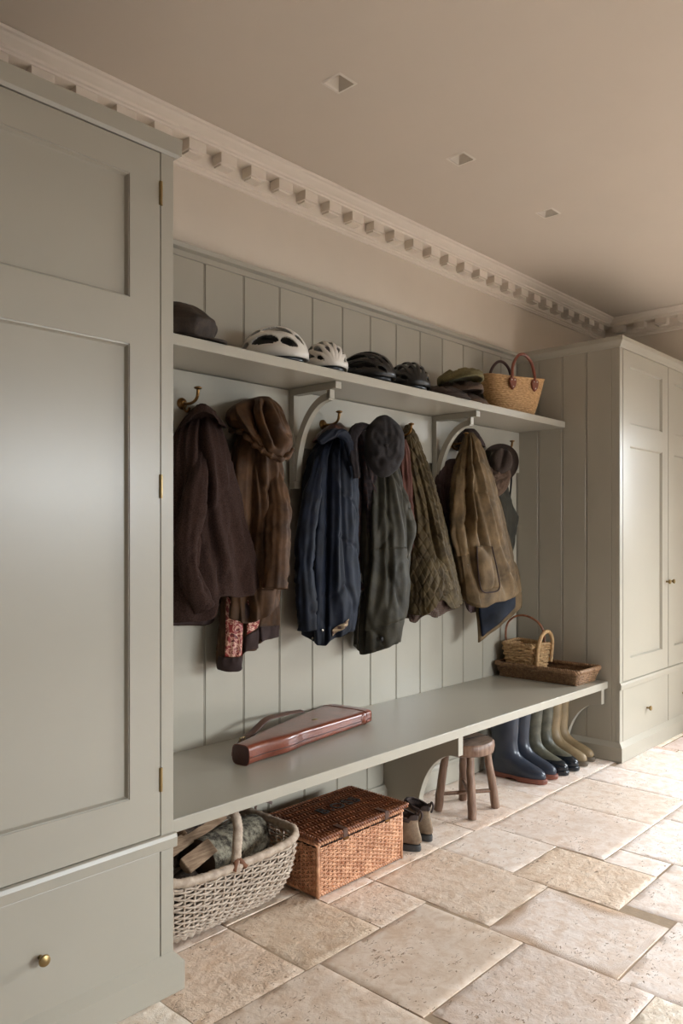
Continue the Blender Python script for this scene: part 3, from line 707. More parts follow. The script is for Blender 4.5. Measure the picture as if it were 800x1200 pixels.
g.patch('hem_band', 'brownc', t2b, [(.40, .80), (.92, .84), (.94, 1.0), (.40, .98)], .006, .003)
# 3 navy jacket
g = Garment(502, [(-1, 738), (-.55, 749), (-.1, 752), (.1, 746), (.5, 742), (1, 736)],
            [(0, 388, 403, .06), (.05, 376, 411, .11), (.15, 362, 416, .15), (.35, 357, 419, .18), (.6, 354, 420, .20), (.85, 352, 421, .22), (1, 353, 416, .22)],
            folds=[(-.05, .05, -.1, 1, .07, -.028), (.2, .05, .25, .8, .07, .015), (.35, .05, .6, .8, .06, -.016), (-.4, .1, -.45, 1, .12, .015), (-.62, .15, -.62, 1, .06, -.022)], seed=41, A=(.012, .007, .003))
t3 = thing('coat', 'navy blue waxed jacket with brown collar hanging in the middle bay', 'coat', gloc(g))
g.body('jacket_body', 'navy', t3, lining='navyd')
sleeve('sleeve', 'navy', t3, [atY(380, 520, 2.34), atY(365, 580, 2.26), atY(357, 650, 2.21), atY(358, 700, 2.21), atY(359, 738, 2.22)], [.006, .034, .042, .040, .036], 7, .008)
gc = Garment(496, [(-1, 519), (-.3, 511), (.2, 510), (1, 516)], [(0, 388, 400, .06), (.5, 378, 408, .12), (1, 366, 416, .17)], seed=5, A=(.004, .004, .001), ramp=.5)
gc.body('collar', 'leatherd', t3, 80, 20)
sleeve('collar_roll', 'navy', t3, [atY(374, 518, 2.26), atY(392, 507, 2.23), atY(406, 514, 2.22), atY(412, 545, 2.24)], [.014, .022, .022, .014], 9, .005)
g.patch('check_lining', 'check', t3, [(.12, .955), (.62, .925), (.60, .955), (.14, .985)], .006, .002, 12)
g.stud('press_stud', 'metal', t3, -.22, .93)
g.stud('press_stud', 'metal', t3, -.6, .985)
# 4a dark checked coat between
g = Garment(500, [(-1, 690), (1, 690)], [(0, 412, 424, .08), (.06, 408, 432, .14), (.3, 408, 440, .18), (1, 412, 446, .18)], folds=[(-.2, .1, -.2, 1, .15, -.02)], seed=51)
t4a = thing('coat', 'dark plum checked coat squeezed between navy and olive green jackets', 'coat', gloc(g))
g.body('coat_body', 'plumpat', t4a)
sleeve('collar', 'plum', t4a, [atY(418, 560, 2.22), atY(413, 520, 2.22), atY(418, 502, 2.23), atY(430, 500, 2.24)], [.016, .022, .026, .02], 3, .004)
# 4 olive jacket
g = Garment(520, [(-1, 756), (-.75, 764), (-.3, 762), (.3, 757), (1, 750)],
            [(0, 430, 462, .10), (.12, 424, 467, .16), (.3, 419, 474, .21), (.5, 417, 478, .23), (.75, 415, 475, .24), (1, 413, 468, .24)],
            folds=[(-.45, .1, -.55, 1, .06, -.026), (-.25, .15, -.35, .9, .1, .014), (.25, .1, .3, .8, .08, -.016), (.5, .1, .75, .55, .08, .016), (.15, .55, .75, .85, .08, -.020), (.3, .62, .8, .9, .07, .014), (-.75, .6, -.85, 1, .05, -.018)],
            seed=61, A=(.014, .007, .003))
t4 = thing('coat', 'olive green waxed jacket hanging beneath the grey flat cap', 'coat', gloc(g))
g.body('jacket_body', 'olive', t4, lining='dkgreen')
g.patch('pocket', 'olive', t4, [(-.42, .88), (.94, .86), (.92, .99), (-.46, .985)], .006, .003)
g.patch('pocket_flap', 'olive', t4, [(-.38, .50), (.90, .52), (.96, .875), (-.42, .89)], .013, .004, taper=1)
g.stud('button', 'black', t4, .2, .945, .011, .014)
g.patch('zip_edge', 'metal', t4, [(-.80, .62), (-.76, .62), (-.80, .985), (-.84, .985)], .006, .002, 10)
sleeve('sleeve', 'olive', t4, [atY(452, 545, 2.32), atY(469, 590, 2.23), atY(476, 625, 2.21), atY(460, 690, 2.22)], [.008, .04, .042, .03], 11, .008)
# 5 quilted jacket with rust lining
g = Garment(498, [(-1, 712), (-.55, 716), (-.2, 712), (.15, 702), (.35, 701), (.6, 711), (1, 708)],
            [(0, 474, 481, .06), (.06, 470, 488, .10), (.2, 470, 498, .14), (.45, 474, 514, .18), (.7, 476, 526, .20), (.9, 476, 537, .22), (1, 475, 541, .23)],
            folds=[(.25, .2, .45, .95, .10, -.020), (-.3, .3, -.2, .9, .15, .010), (.6, .5, .8, 1, .08, .012)], seed=71, A=(.008, .006, .001), quilt=1)
t5 = thing('coat', 'olive brown diamond-quilted jacket with tartan lining', 'coat', gloc(g))
g.body('jacket_body', 'quilt', t5, 300, 230, lining='tartan')
g2 = Garment(640, [(-1, 716), (-.5, 718), (0, 716), (.5, 703), (1, 690)], [(0, 482, 514, .10), (.3, 477, 521, .16), (1, 474, 529, .22)], Yb=2.37, seed=75, A=(.008, .004, .001), quilt=1, ramp=.3)
g2.body('front_panel', 'quilt', t5, 260, 110)
g3 = Garment(690, [(-1, 722), (-.6, 726), (-.2, 717), (.2, 721), (1, 712)], [(0, 478, 530, .14), (1, 476, 534, .16)], Yb=2.36, seed=77, folds=[(-.35, 0, -.35, 1, .08, -.02)], ramp=0)
g3.body('tartan_lining', 'tartan', t5, 90, 20)
g4 = Garment(515, [(-1, 690), (1, 690)], [(0, 468, 476, .06), (.1, 464, 480, .14), (1, 470, 488, .16)], Yb=2.39, seed=78)
g4.body('rust_facing', 'rust', t5, 80, 60)
# 6b tweed coat behind tan, left
g = Garment(538, [(-1, 640), (-.5, 700), (0, 716), (1, 712)], [(0, 526, 540, .07), (.08, 517, 545, .09), (.3, 513, 548, .10), (.7, 525, 556, .11), (1, 536, 566, .11)], folds=[(-.5, .1, -.3, 1, .12, -.016), (-.1, .1, 0, 1, .1, .012)], seed=81)
t6b = thing('coat', 'mauve brown tweed coat partly hidden behind the left of the tan coat', 'coat', gloc(g))
g.body('coat_body', 'tweedd', t6b)
# 6c dark coat behind tan, right
g = Garment(530, [(-1, 650), (.2, 655), (.55, 672), (.8, 640), (1, 625)], [(0, 566, 586, .08), (.3, 566, 592, .10), (.6, 572, 600, .10), (.78, 578, 605, .10), (1, 584, 602, .09)], Yb=2.41, seed=85)
t6c = thing('coat', 'dark green coat hanging behind the right edge of the tan coat', 'coat', gloc(g))
g.body('coat_body', 'dkgreen', t6c, 90, 60)
# 6 tan coat
g = Garment(507, [(-1, 696), (-.6, 705), (-.2, 708), (.1, 703), (.5, 702), (1, 694)],
            [(0, 546, 555, .06), (.06, 541, 563, .10), (.2, 533, 572, .15), (.45, 527, 586, .20), (.7, 531, 597, .19), (.9, 536, 608, .20), (1, 538, 611, .20)], Yb=2.345,
            folds=[(-.25, .03, -.45, .6, .08, -.028), (-.05, .02, -.1, .45, .07, .020), (.1, .02, .25, .45, .07, -.022), (.05, .30, -.2, .6, .09, .020), (.35, .1, .7, 1, .06, .014), (.25, .4, .5, 1, .06, -.014), (.5, .3, .85, 1, .05, -.012), (-.55, .35, -.35, .9, .10, -.022), (.02, .30, .12, .72, .12, -.065), (-.12, .25, -.18, .6, .06, .03)],
            seed=91, A=(.012, .005, .003), k=(1.6, 2.8, 9))
t6 = thing('coat', 'tan waxed field coat with large pocket hanging nearest the right end', 'coat', gloc(g))
g.body('coat_body', 'tan', t6, lining='navyd')
gc = Garment(503, [(-1, 528), (0, 520), (1, 524)], [(0, 544, 556, .14), (.4, 538, 562, .20), (1, 535, 568, .22)], Yb=YB, seed=95, A=(.004, .005, .002), ramp=.5)
gc.body('collar', 'brownc', t6, 80, 20)
g.patch('pocket', 'tan', t6, [(-.22, .66), (.28, .68), (.22, .92), (-.28, .90)], .010, .005, bulge=.006)
edge = [g.P(math.asin(s), t, .017) for s, t in ((-.22, .66), (-.25, .78), (-.28, .90), (-.02, .93), (.2, .92), (.26, .82), (.28, .68))]
MB().tube(cm(edge, 6), .0035, 6).obj('pocket_piping', 'brownc', t6, smooth=True)
g.stud('press_stud', 'metal', t6, -.52, .77)
g.patch('storm_flap', 'tan', t6, [(-.68, .55), (-.40, .55), (-.34, 1.0), (-.70, .99)], .008, .004)
sleeve('sleeve', 'tan', t6, [atY(550, 512, 2.34), atY(539, 555, 2.26), atY(535, 610, 2.22), atY(541, 650, 2.22)], [.006, .032, .038, .03], 21, .009)
# lower flap turned to show navy lining
def sheet(name, mat, parent, cor, Ya, th=.006, n=20, amp=.008, seed=0):
    mb = MB(); idx = {}; vs = []; fs = []
    c4 = [atY(u, v, y) for (u, v), y in zip(cor, Ya)]
    for lay in (0, 1):
        for i in range(n+1):
            for j in range(n+1):
                a, b = i/n, j/n; p = c4[0].lerp(c4[1], a).lerp(c4[3].lerp(c4[2], a), b)
                p = p+Vector((0, -1, 0))*(amp*math.sin(PI*a)*math.sin(PI*b*.8)*2+noise.noise(p*12+Vector((seed, 0, 0)))*amp)+Vector((0, th*lay, 0))
                idx[lay, i, j] = len(vs); vs.append(p)
    for i in range(n):
        for j in range(n):
            fs.append((idx[0, i, j], idx[0, i+1, j], idx[0, i+1, j+1], idx[0, i, j+1])); fs.append((idx[1, i, j+1], idx[1, i+1, j+1], idx[1, i+1, j], idx[1, i, j]))
        for (A, B) in (((i, 0), (i+1, 0)), ((i+1, n), (i, n)), ((0, i+1), (0, i)), ((n, i), (n, i+1))):
            fs.append((idx[0, A[0], A[1]], idx[0, B[0], B[1]], idx[1, B[0], B[1]], idx[1, A[0], A[1]]))
    mb.add(vs, fs); return mb.obj(name, mat, parent, smooth='all')
sheet('turned_hem', 'tan', t6, [(559, 690), (612, 694), (611, 712), (561, 753)], [2.30, 2.18, 2.18, 2.27], .008, seed=4)
sheet('navy_lining', 'navy', t6, [(561, 692), (604, 694), (603, 712), (565, 746)], [2.285, 2.165, 2.165, 2.255], .006, seed=4)
# dog lead straps
tl = thing('dog_lead', 'thin black leather lead looped over the last hook under the brown hat', 'lead', (3.95, 2.33, 1.4))
MB().tube(cm([atY(596, 530, 2.33), atY(593, 560, 2.35), atY(594, 585, 2.35), atY(590, 625, 2.36), atY(593, 590, 2.37), atY(592, 550, 2.36)], 6), .006, 8, flat=.5).obj('strap', 'black', tl, smooth=True)
MB().tube(cm([atY(598, 530, 2.33), atY(599, 560, 2.34), atY(597, 590, 2.34), atY(597, 640, 2.35), atY(596, 655, 2.35)], 6), .006, 8, flat=.5).obj('strap', 'black', tl, smooth=True)
MB().ball(atY(595, 580, 2.335), .012, .010, .018).obj('buckle', 'black', tl, smooth='all')
# ------------------------------------------------------------------ hats
def cap(name, label, mat, loc, rot, L=.135, W=.105, Hh=.06, seed=0, droop=.010, peak=.05, group=None, cat='cap'):
    """flat cap; local +y is the peak, z up"""
    t = thing(name, label, cat, loc, rot, group)
    mb = MB(); n, m = 48, 22; rings = []
    for i in range(m+1):
        f = i/m; r = math.sin(f*PI/2)**.8 if f > 0 else .001
        z0 = Hh*(math.cos(f*PI/2)**.55 if f < 1 else 0)
        rg = []
        for j in range(n):
            a = 2*PI*j/n; dx, dy = math.cos(a), math.sin(a)
            lo = noise.noise(Vector((dx*1.3, dy*1.3, seed+f)))*.012+noise.noise(Vector((dx*4, dy*4, seed+f*3)))*.005
            fr = max(0, dy)
            rg.append((dx*W*r+dx*lo, dy*L*r-.0+dy*lo*.5, max(.0015, z0*(1-.45*fr*r)+noise.noise(Vector((dx*r*5, dy*r*5, seed)))*.011+noise.noise(Vector((dx*r*2.2, dy*r*2.2, seed+4)))*.016*(1-f*f))))
        rings.append(rg)
    # underside
    rings.append([(p[0]*.90, p[1]*.90, .002) for p in rings[-1]]); rings.append([(p[0]*.86, p[1]*.86, .02) for p in rings[-2]])
    mb.rings(rings, (1, 1)); mb.obj('crown', mat, t, smooth='all', local=True)
    pk = MB(); rin = []
    for i in range(9):
        f = i/8; rg = []
        top = []
        for j in range(25):
            a = PI*(.16+.68*j/24); top.append((math.cos(a)*W*.93*(1-.02*f), math.sin(a)*(L*.86+peak*f*math.sin(a)), .012-droop*f*math.sin(a)))
        rin.append(top)
    vs = [p for r in rin for p in r]; nn = 25
    vs2 = [(p[0], p[1], p[2]-.006) for p in vs]; k = len(vs)
    fs = []
    for i in range(8):
        for j in range(nn-1):
            q = (i*nn+j, i*nn+j+1, (i+1)*nn+j+1, (i+1)*nn+j); fs.append(q); fs.append(tuple(x+k for x in q[::-1]))
    per = [j for j in range(nn)]+[(i*nn+nn-1) for i in range(1, 9)]+[8*nn+j for j in range(nn-2, -1, -1)]+[i*nn for i in range(7, 0, -1)]
    for a, b in zip(per, per[1:]+per[:1]): fs.append((a, a+k, b+k, b))
    pk.add(vs+vs2, fs); pk.obj('peak', mat, t, smooth='all', local=True)
    MB().ball((0, 0, Hh*.99), .009, .009, .005, 12, 8).obj('button', mat, t, smooth='all', local=True)
    return t
SZ = 1.9085
# baseball-like cap at far left: taller crown, crumpled
def tall_cap():
    t = thing('cap', 'dark brown waxed baker-boy cap at the left end of the shelf', 'cap', (1.60, 2.25, SZ), (0, 0, math.radians(-150)))
    mb = MB(); rings = []; n = 56
    prof = [(0, .142), (.03, .142), (.06, .137), (.085, .125), (.105, .105), (.117, .08), (.118, .06), (.108, .04), (.105, .02), (.106, .004)]
    for k, (r, z) in enumerate(prof):
        rg = []
        for j in range(n):
            a = 2*PI*j/n; dx, dy = math.cos(a), math.sin(a)
            q = noise.noise(Vector((dx*2, dy*2, z*14)))*.016*min(1, r/.05)+noise.noise(Vector((dx*6, dy*6, z*30)))*.006*min(1, r/.05)
            pan = .004*abs(math.sin(a*4))*min(1, r/.05)
            rr = max(.001, r+q-pan); rg.append((dx*rr, dy*rr*1.08, max(.002, z+noise.noise(Vector((dx*r*16, dy*r*16, 3)))*.012-(.02*dy*r/.1 if z > .08 else 0))))
        rings.append(rg)
    mb.rings(rings, (1, 1)); mb.obj('crown', 'hatdark', t, smooth='all', local=True, subsurf=1)
    pk = MB(); vs = []; fs = []; nn = 21
    for i in range(7):
        for j in range(nn):
            a = PI*(.12+.76*j/(nn-1)); f = i/6; vs.append((math.cos(a)*.102, math.sin(a)*(.100+.065*f*math.sin(a)), .016-.010*f*math.sin(a)))
    k = len(vs); vs += [(p[0], p[1], p[2]-.005) for p in vs]
    for i in range(6):
        for j in range(nn-1):
            q = (i*nn+j, i*nn+j+1, (i+1)*nn+j+1, (i+1)*nn+j); fs += [q, tuple(x+k for x in q[::-1])]
    for i in range(6):
        for e in (0, nn-1): fs.append((i*nn+e, (i+1)*nn+e, (i+1)*nn+e+k, i*nn+e+k))
    for j in range(nn-1): fs.append((6*nn+j, 6*nn+j+1, 6*nn+j+1+k, 6*nn+j+k))
    pk.add(vs, fs); pk.obj('peak', 'hatdark', t, smooth='all', local=True)
    MB().ball((0, 0, .143), .009, .009, .005, 12, 8).obj('button', 'hatdark', t, smooth='all', local=True)
    return t
tall_cap()
cap('cap', 'dark flat cap lying lowest beside the black helmet on shelf', 'hatbrown', (3.15, 2.255, SZ), (0, 0, math.radians(170)), seed=3, Hh=.075, W=.12)
cap('cap', 'brown tweed flat cap in the middle of the pile beside straw bag', 'capbrown', (3.335, 2.275, SZ+.058), (math.radians(4), math.radians(6), math.radians(150)), seed=5, Hh=.070, W=.12, L=.125)
cap('cap', 'another brown tweed flat cap, under the other caps beside the straw bag', 'capbrown', (3.36, 2.27, SZ), (0, 0, math.radians(165)), seed=6, Hh=.070, W=.12, L=.125)
cap('cap', 'olive green tweed flat cap on top of the cap pile', 'capgreen', (3.325, 2.26, SZ+.115), (math.radians(5), math.radians(8), math.radians(140)), seed=8, Hh=.075, W=.118, L=.125)
# grey cap hanging over the olive jacket: crown faces the room
cap('cap', 'charcoal grey wool flat cap hanging on hook above olive green jacket', 'hatgrey', (2.615, 2.185, 1.64), (math.radians(94), 0, math.radians(-42)), L=.135, W=.088, Hh=.085, seed=11, droop=-.012, peak=.015)
# felt hat on last hook
def felt_hat():
    t = thing('hat', 'dark brown felt hat with rounded brim on the last hook', 'hat', (3.765, 2.305, 1.652), (math.radians(72), math.radians(14), math.radians(-50))); t.scale = (.74, .74, .74)
    mb = MB(); n = 48; rings = []
    prof = [(0, .100), (.03, .105), (.055, .104), (.072, .092), (.082, .06), (.088, .02), (.092, .006), (.105, .0), (.125, .004), (.138, .014), (.139, .010), (.124, .0), (.100, -.004), (.086, .004), (.080, .03)]
    for r, z in prof:
        rg = []
        for j in range(n):
            a = 2*PI*j/n; dx, dy = math.cos(a), math.sin(a); cr = -.022*math.exp(-(dx*r/.02)**2) if z > .08 else 0
            wv = .014*math.sin(2*a+.5)*max(0, (r-.09)/.05)
            rg.append((dx*max(r, .001), dy*max(r, .001)*1.15, z+cr+wv))
        rings.append(rg)
    mb.rings(rings, (1, 1)); mb.obj('crown', 'hatbrown', t, smooth='all', local=True, subsurf=1)
    MB().rings([[(math.cos(2*PI*j/32)*r, math.sin(2*PI*j/32)*r*1.15, z) for j in range(32)] for r, z in ((.0915, .008), (.0895, .024), (.0885, .024))], (0, 0)).obj('hat_band', 'leatherd', t, smooth='all', local=True)
felt_hat()
cap('cap', 'soft brown cap hanging below the brown felt hat', 'capbrown', (3.735, 2.315, 1.555), (math.radians(80), math.radians(25), math.radians(-50)), L=.11, W=.075, Hh=.05, seed=14, droop=.005, peak=.02)
# ------------------------------------------------------------------ cycle helmets
def helmet(label, shell, loc, rotz, seed, ribs=5, rx=.088, ry=.122, hz=.125, tilt=0):
    t = thing('cycle_helmet', label, 'helmet', loc, (0, tilt, rotz), group='cycle helmets on the shelf')
    def sp(a, e, k=1.0):   # a around, e elevation 0..90
        x = math.cos(a)*math.cos(e); y = math.sin(a)*math.cos(e); z = math.sin(e)
        p = Vector((x*rx, y*ry*(1.08 if y < 0 else 1), .025+z*(hz-.025)))
        if y < -.2: p.z += .006
        return Vector((p.x*k, p.y*k, .02+(p.z-.02)*k))
    mb = MB(); rings = []
    for i in range(13):
        e = PI/2*i/12*.999; rings.append([sp(2*PI*j/40, e, .90) for j in range(40)])
    base = [Vector((p.x*1.0, p.y, .004)) for p in rings[0]]
    mb.rings([[Vector((p.x*.9, p.y*.9, .02)) for p in base], base]+rings, (1, 1)); mb.obj('liner', 'helk', t, smooth='all', local=True)
    # shell: smooth dome pierced by lengthwise lens-shaped vents
    NU, NV = 110, 110; idx = {}; vs = []; fs = []
    dphi = math.radians(150)/ribs
    def geo(i, j):
        u = (i/NU*2-1); v = (j/NV*2-1); dx = u*math.sqrt(1-v*v/2); dy = v*math.sqrt(1-u*u/2); rr = min(1, math.hypot(dx, dy)); z = math.sqrt(max(0, 1-rr**2.3)); return dx, dy, z
    for i in range(NU+1):
        for j in range(NV+1):
            dx, dy, z = geo(i, j); ph = math.atan2(dx, z+.02)
            idx[i, j] = len(vs); ridge = .003*math.cos((ph/dphi+.5*(ribs % 2 == 0))*2*PI+PI)
            vs.append((dx*(rx+ridge), dy*ry*(1.06 if dy < 0 else 1.02), .026+z*(hz-.026)+ridge*z+(.010*max(0, -dy)**2)))
    for i in range(NU):
        for j in range(NV):
            dx, dy, z = geo(i+.5, j+.5); ph = math.atan2(dx, z); k = ph/dphi+(.5 if ribs % 2 == 0 else 0); kr = round(k); off = abs(k-kr)*2
            hole = False
            if abs(ph) < math.radians(74):
                for (yc, ln) in (((-.18, .42), (.52, .24), (-.80, .14)) if kr % 2 == 0 else ((.12, .46), (-.56, .20), (.76, .12))):
                    q = (dy-yc)/ln
                    if abs(q) < 1 and off < .72*(1-q*q)**.5: hole = True; break
            if not hole: fs.append((idx[i, j], idx[i+1, j], idx[i+1, j+1], idx[i, j+1]))
    sm = MB(); sm.add(vs, fs); so = sm.obj('shell', shell, t, smooth='all', local=True, fixn=False)
    d = so.modifiers.new('solid', 'SOLIDIFY'); d.thickness = .007; d.offset = 1
    so.data.update()
    MB().tube(cm([(rx*.7, .04, .02), (rx*.5, .09, .006), (0, .10, .005), (-rx*.5, .09, .006), (-rx*.7, .04, .02)], 4), .004, 6).obj('chin_strap', 'black', t, smooth=True, local=True)
    return t
helmet('white and silver cycle helmet nearest the cap on the shelf', 'helw', (2.06, 2.275, SZ), math.radians(215), 1, 5, .092, .125, .150, math.radians(0))
helmet('white cycle helmet with long black vents, next to the black helmets', 'helw', (2.335, 2.275, SZ), math.radians(155), 2, 7, .088, .120, .140)
helmet('black cycle helmet, smoother, right of the white helmets', 'helk', (2.60, 2.27, SZ), math.radians(195), 3, 7, .095, .125, .142)
helmet('black ribbed cycle helmet beside the flat caps', 'helk', (2.895, 2.27, SZ), math.radians(150), 4, 7, .094, .122, .145)
# ------------------------------------------------------------------ straw bag
sb = thing('straw_bag', 'woven straw shopping bag with brown leather handles on the shelf', 'bag', (3.835, 2.27, SZ), (0, 0, math.radians(-22)))
def bagp(a, f):
    rx = lerp(.125, .200, f**.8); ry = lerp(.075, .105, f)
    e = .85
    x = math.copysign(abs(math.cos(a))**e, math.cos(a))*rx; y = math.copysign(abs(math.sin(a))**e, math.sin(a))*ry
    sag = .018*abs(math.cos(a))**2*f - .004
    return Vector((x, y, .002+f*.205+sag*f))
mb = MB(); rings = []
rows = 130
for i in range(rows+1):
    f = i/rows; k = .0018*abs(math.sin(f*PI*20))
    rings.append([bagp(2*PI*j/120, f)*1+Vector((math.cos(2*PI*j/120), math.sin(2*PI*j/120), 0))*(k+.0012*math.sin(j*PI/1.5+math.floor(f*20)*2)) for j in range(120)])
inn = [[Vector((p.x*.965, p.y*.95, max(.008, p.z-.004))) for p in rings[i]] for i in (rows, rows//2, 4)]
mb.rings(rings+inn, (1, 1)); mb.obj('bag_body', 'straw', sb, smooth='all', local=True)
MB().tube([bagp(2*PI*j/80, 1) for j in range(80)], .0045, 8, closed=True).obj('rim', 'straw', sb, smooth='all', local=True)
for sgn in (-1, 1):
    y = sgn*.098
    hp = cm([(-.075, y+sgn*.004, .155), (-.078, y+sgn*.006, .21), (-.068, y+sgn*.004, .275), (-.03, y+sgn*.0, .325), (.012, y, .330), (.05, y, .30), (.070, y+sgn*.002, .25), (.075, y+sgn*.006, .20), (.073, y+sgn*.004, .155)], 6)
    hh = MB().tube(hp, .0085, 10).obj('handle', 'leather' if sgn < 0 else 'leatherd', sb, smooth='all', local=True)
    for x in (-.076, .074):
        a = Vector((x, y*1.02+sgn*.0055, 0))
        pl = MB(); poly = [(-.020, .195), (.020, .195), (.023, .175), (.016, .15), (0, .132), (-.016, .15), (-.023, .175)]
        poly = [(px+x, pz) for px, pz in poly]
        f0 = y*.985+sgn*.0; pl.prism(poly, 'y', f0, f0+sgn*.016); q = pl.obj('handle_tab', 'leather', hh, local=True, bevel=.002)
        for (rx_, rz_) in ((-.010, .185), (.010, .185), (0, .148)): MB().ball((x+rx_, f0+sgn*.017, rz_), .0035, .002, .0035, 10, 6).obj('rivet', 'metal', hh, smooth='all', local=True)
# ------------------------------------------------------------------ weaving
def weave(mb, Pf, nst, nrow, r, amp, closed=True, stake_r=None, b0=0, b1=1, jit=.15, mi=0, flat=1.0, nn=6, skip=1):
    rr = random.Random(nst*7+nrow)
    def nrm(a, b):
        e = 1e-3; p = Pf(a, b); u = Pf(a+e, b)-p; v = Pf(a, min(1, b+e))-Pf(a, min(1, b+e)-e)
        n = u.cross(v); return n.normalized() if n.length > 1e-12 else Vector((0, 0, 1))
    for j in range(nrow):
        b = lerp(b0, b1, (j+.5)/nrow); pts = []
        M_ = nst*2
        for i in range(M_ if closed else M_+1):
            a = i/M_
            k = i//2
            o = 0 if i % 2 else (amp if (k+j) % 2 else -amp)
            bb = b+rr.uniform(-1, 1)*jit/nrow
            bb = max(0, min(1, bb)); pts.append(Pf(a, bb)+nrm(a, bb)*(o+rr.uniform(-1, 1)*r*.15))
        rad = [r*(1+rr.uniform(-.15, .15)) for _ in pts]
        mb.tube(pts, rad, nn, closed=closed, flat=flat, mi=mi)
    if stake_r:
        for i in range(nst if closed else nst+1):
            a = i/nst; mb.tube([Pf(a, lerp(b0, b1, k/8)) for k in range(9)], stake_r, 6, mi=mi)
    return mb
def rope(mb, path, r, n=2, turns=40, k=6, rs=.55, closed=True, mi=0):
    """twisted border made of n strands around a path function path(a)"""
    for q in range(n):
        pts = []; m = turns*6
        for i in range(m if closed else m+1):
            a = i/m; p = path(a); e = 1e-3; t = (path((a+e) % 1 if closed else min(1, a+e))-path(a if closed or a < 1-e else a-e))
            if t.length < 1e-9: t = Vector((1, 0, 0))
            t.normalize(); u = Vector((0, 0, 1)); u = (u-t*u.dot(t)).normalized(); w = t.cross(u)
            f = 2*PI*(turns*a+q/n); pts.append(p+(u*math.cos(f)+w*math.sin(f))*r)
        mb.tube(pts, r*rs*1.6, k, closed=closed, mi=mi)
    return mb
def rrect(a, x0, x1, y0, y1, r):
    """rounded rectangle perimeter, a in 0..1, ccw from (x0+r,y0)"""
    a %= 1
    w, h = x1-x0-2*r, y1-y0-2*r; q = PI*r/2; per = 2*w+2*h+4*q; s = a*per
    segs = [('l', w, (x0+r, y0), (1, 0)), ('c', q, (x1-r, y0+r), -PI/2), ('l', h, (x1, y0+r), (0, 1)), ('c', q, (x1-r, y1-r), 0), ('l', w, (x1-r, y1), (-1, 0)), ('c', q, (x0+r, y1-r), PI/2), ('l', h, (x0, y1-r), (0, -1)), ('c', q, (x0+r, y0+r), PI)]
    for k, L, p, d in segs:
        if s <= L+1e-9:
            if k == 'l': return (p[0]+d[0]*s, p[1]+d[1]*s)
            f = d+s/r; return (p[0]+r*math.cos(f), p[1]+r*math.sin(f))
        s -= L
    return (x0+r, y0)
# ------------------------------------------------------------------ wicker hamper
hx0, hx1, hy0, hy1 = 1.890, 2.357, 1.872, 2.150
hm = thing('wicker_hamper', 'rectangular reddish willow picnic hamper with lid standing under the bench', 'hamper', ((hx0+hx1)/2, (hy0+hy1)/2, 0))
def hp(a, b):
    k = .008*(1-b); x, y = rrect(a, hx0+k, hx1-k, hy0+k, hy1-k, .012); return Vector((x, y, .006+b*.182))
mb = MB(); weave(mb, hp, 66, 23, .0031, .0042, stake_r=.0042, b0=.03, b1=.93); 
mb.obj('woven_sides', 'wick_r', hm, smooth='all')
mb = MB(); rope(mb, lambda a: hp(a, .99)+Vector((0, 0, .004)), .005, 2, 60); rope(mb, lambda a: hp(a, .02)+Vector((0, 0, .002)), .005, 2, 60)
for cx_, cy_ in ((hx0+.006, hy0+.006), (hx1-.006, hy0+.006), (hx1-.006, hy1-.006), (hx0+.006, hy1-.006)): mb.tube([(cx_, cy_, .004), (cx_, cy_, .20)], .0075, 8)
mb.obj('border', 'wick_r', hm, smooth='all')
mb = MB().box(hx0+.014, hx1-.014, hy0+.014, hy1-.014, .004, .19); mb.obj('gap_shade_box', 'ink_gapshade', hm)  # near-black box paints in the shade behind the weave gaps
# lid: rods along x woven over ribs along y
mb = MB(); lx0, lx1, ly0, ly1 = hx0-.010, hx1+.010, hy0-.014, hy1+.006; rr = random.Random(4)
nr = 46; ns = 8
for i in range(40*1):
    pass
def lp(a, b): return Vector((lerp(lx0, lx1, a), lerp(ly0, ly1, b), .212+.004*math.sin(PI*a)*math.sin(PI*b)))
nrow = 64
for j in range(nrow):
    a = (j+.5)/nrow; pts = []
    for i in range(17):
        b = i/16; o = 0 if i % 2 == 0 else .0042*(1 if ((i//2)+j) % 2 else -1)
        pts.append(lp(a+rr.uniform(-.1, .1)/nrow, b)+Vector((0, 0, o)))
    mb.tube(pts, .0036, 6)
for i in range(8): b = (i+.5)/8; mb.tube([lp(k/6, b) for k in range(7)], .0045, 6)
ld = mb.obj('lid', 'wick_lid', hm, smooth='all')
mb = MB(); rope(mb, lambda a: Vector((*rrect(a, lx0, lx1, ly0, ly1, .008), .210)), .0055, 2, 64); mb.obj('lid_border', 'wick_lid', ld, smooth='all')
MB().box(lx0+.006, lx1-.006, ly0+.006, ly1-.006, .2035, .2065).obj('lid_backing', 'wick_lid', ld)
for x in (hx0+.115, hx1-.125):
    st_ = MB(); st_.box(x-.011, x+.011, ly0-.0105, ly0-.0075, .180, .218); st_.box(x-.011, x+.011, ly0-.009, ly0+.045, .2185, .2215)
    q = st_.obj('strap', 'strap', hm, bevel=.001)
    MB().box(x-.013, x+.013, ly0-.0135, ly0-.010, .184, .192).obj('buckle', 'dkbrass', q)
MB().tube(cm([(hx0+.02, hy1+.01, .20), (hx0-.002, hy1+.035, .215), (hx0+.01, hy1+.055, .245), (hx0+.05, hy1+.06, .25), (hx0+.085, hy1+.05, .235)], 5), .006, 6, flat=.5).obj('carry_strap', 'strap', hm, smooth=True)
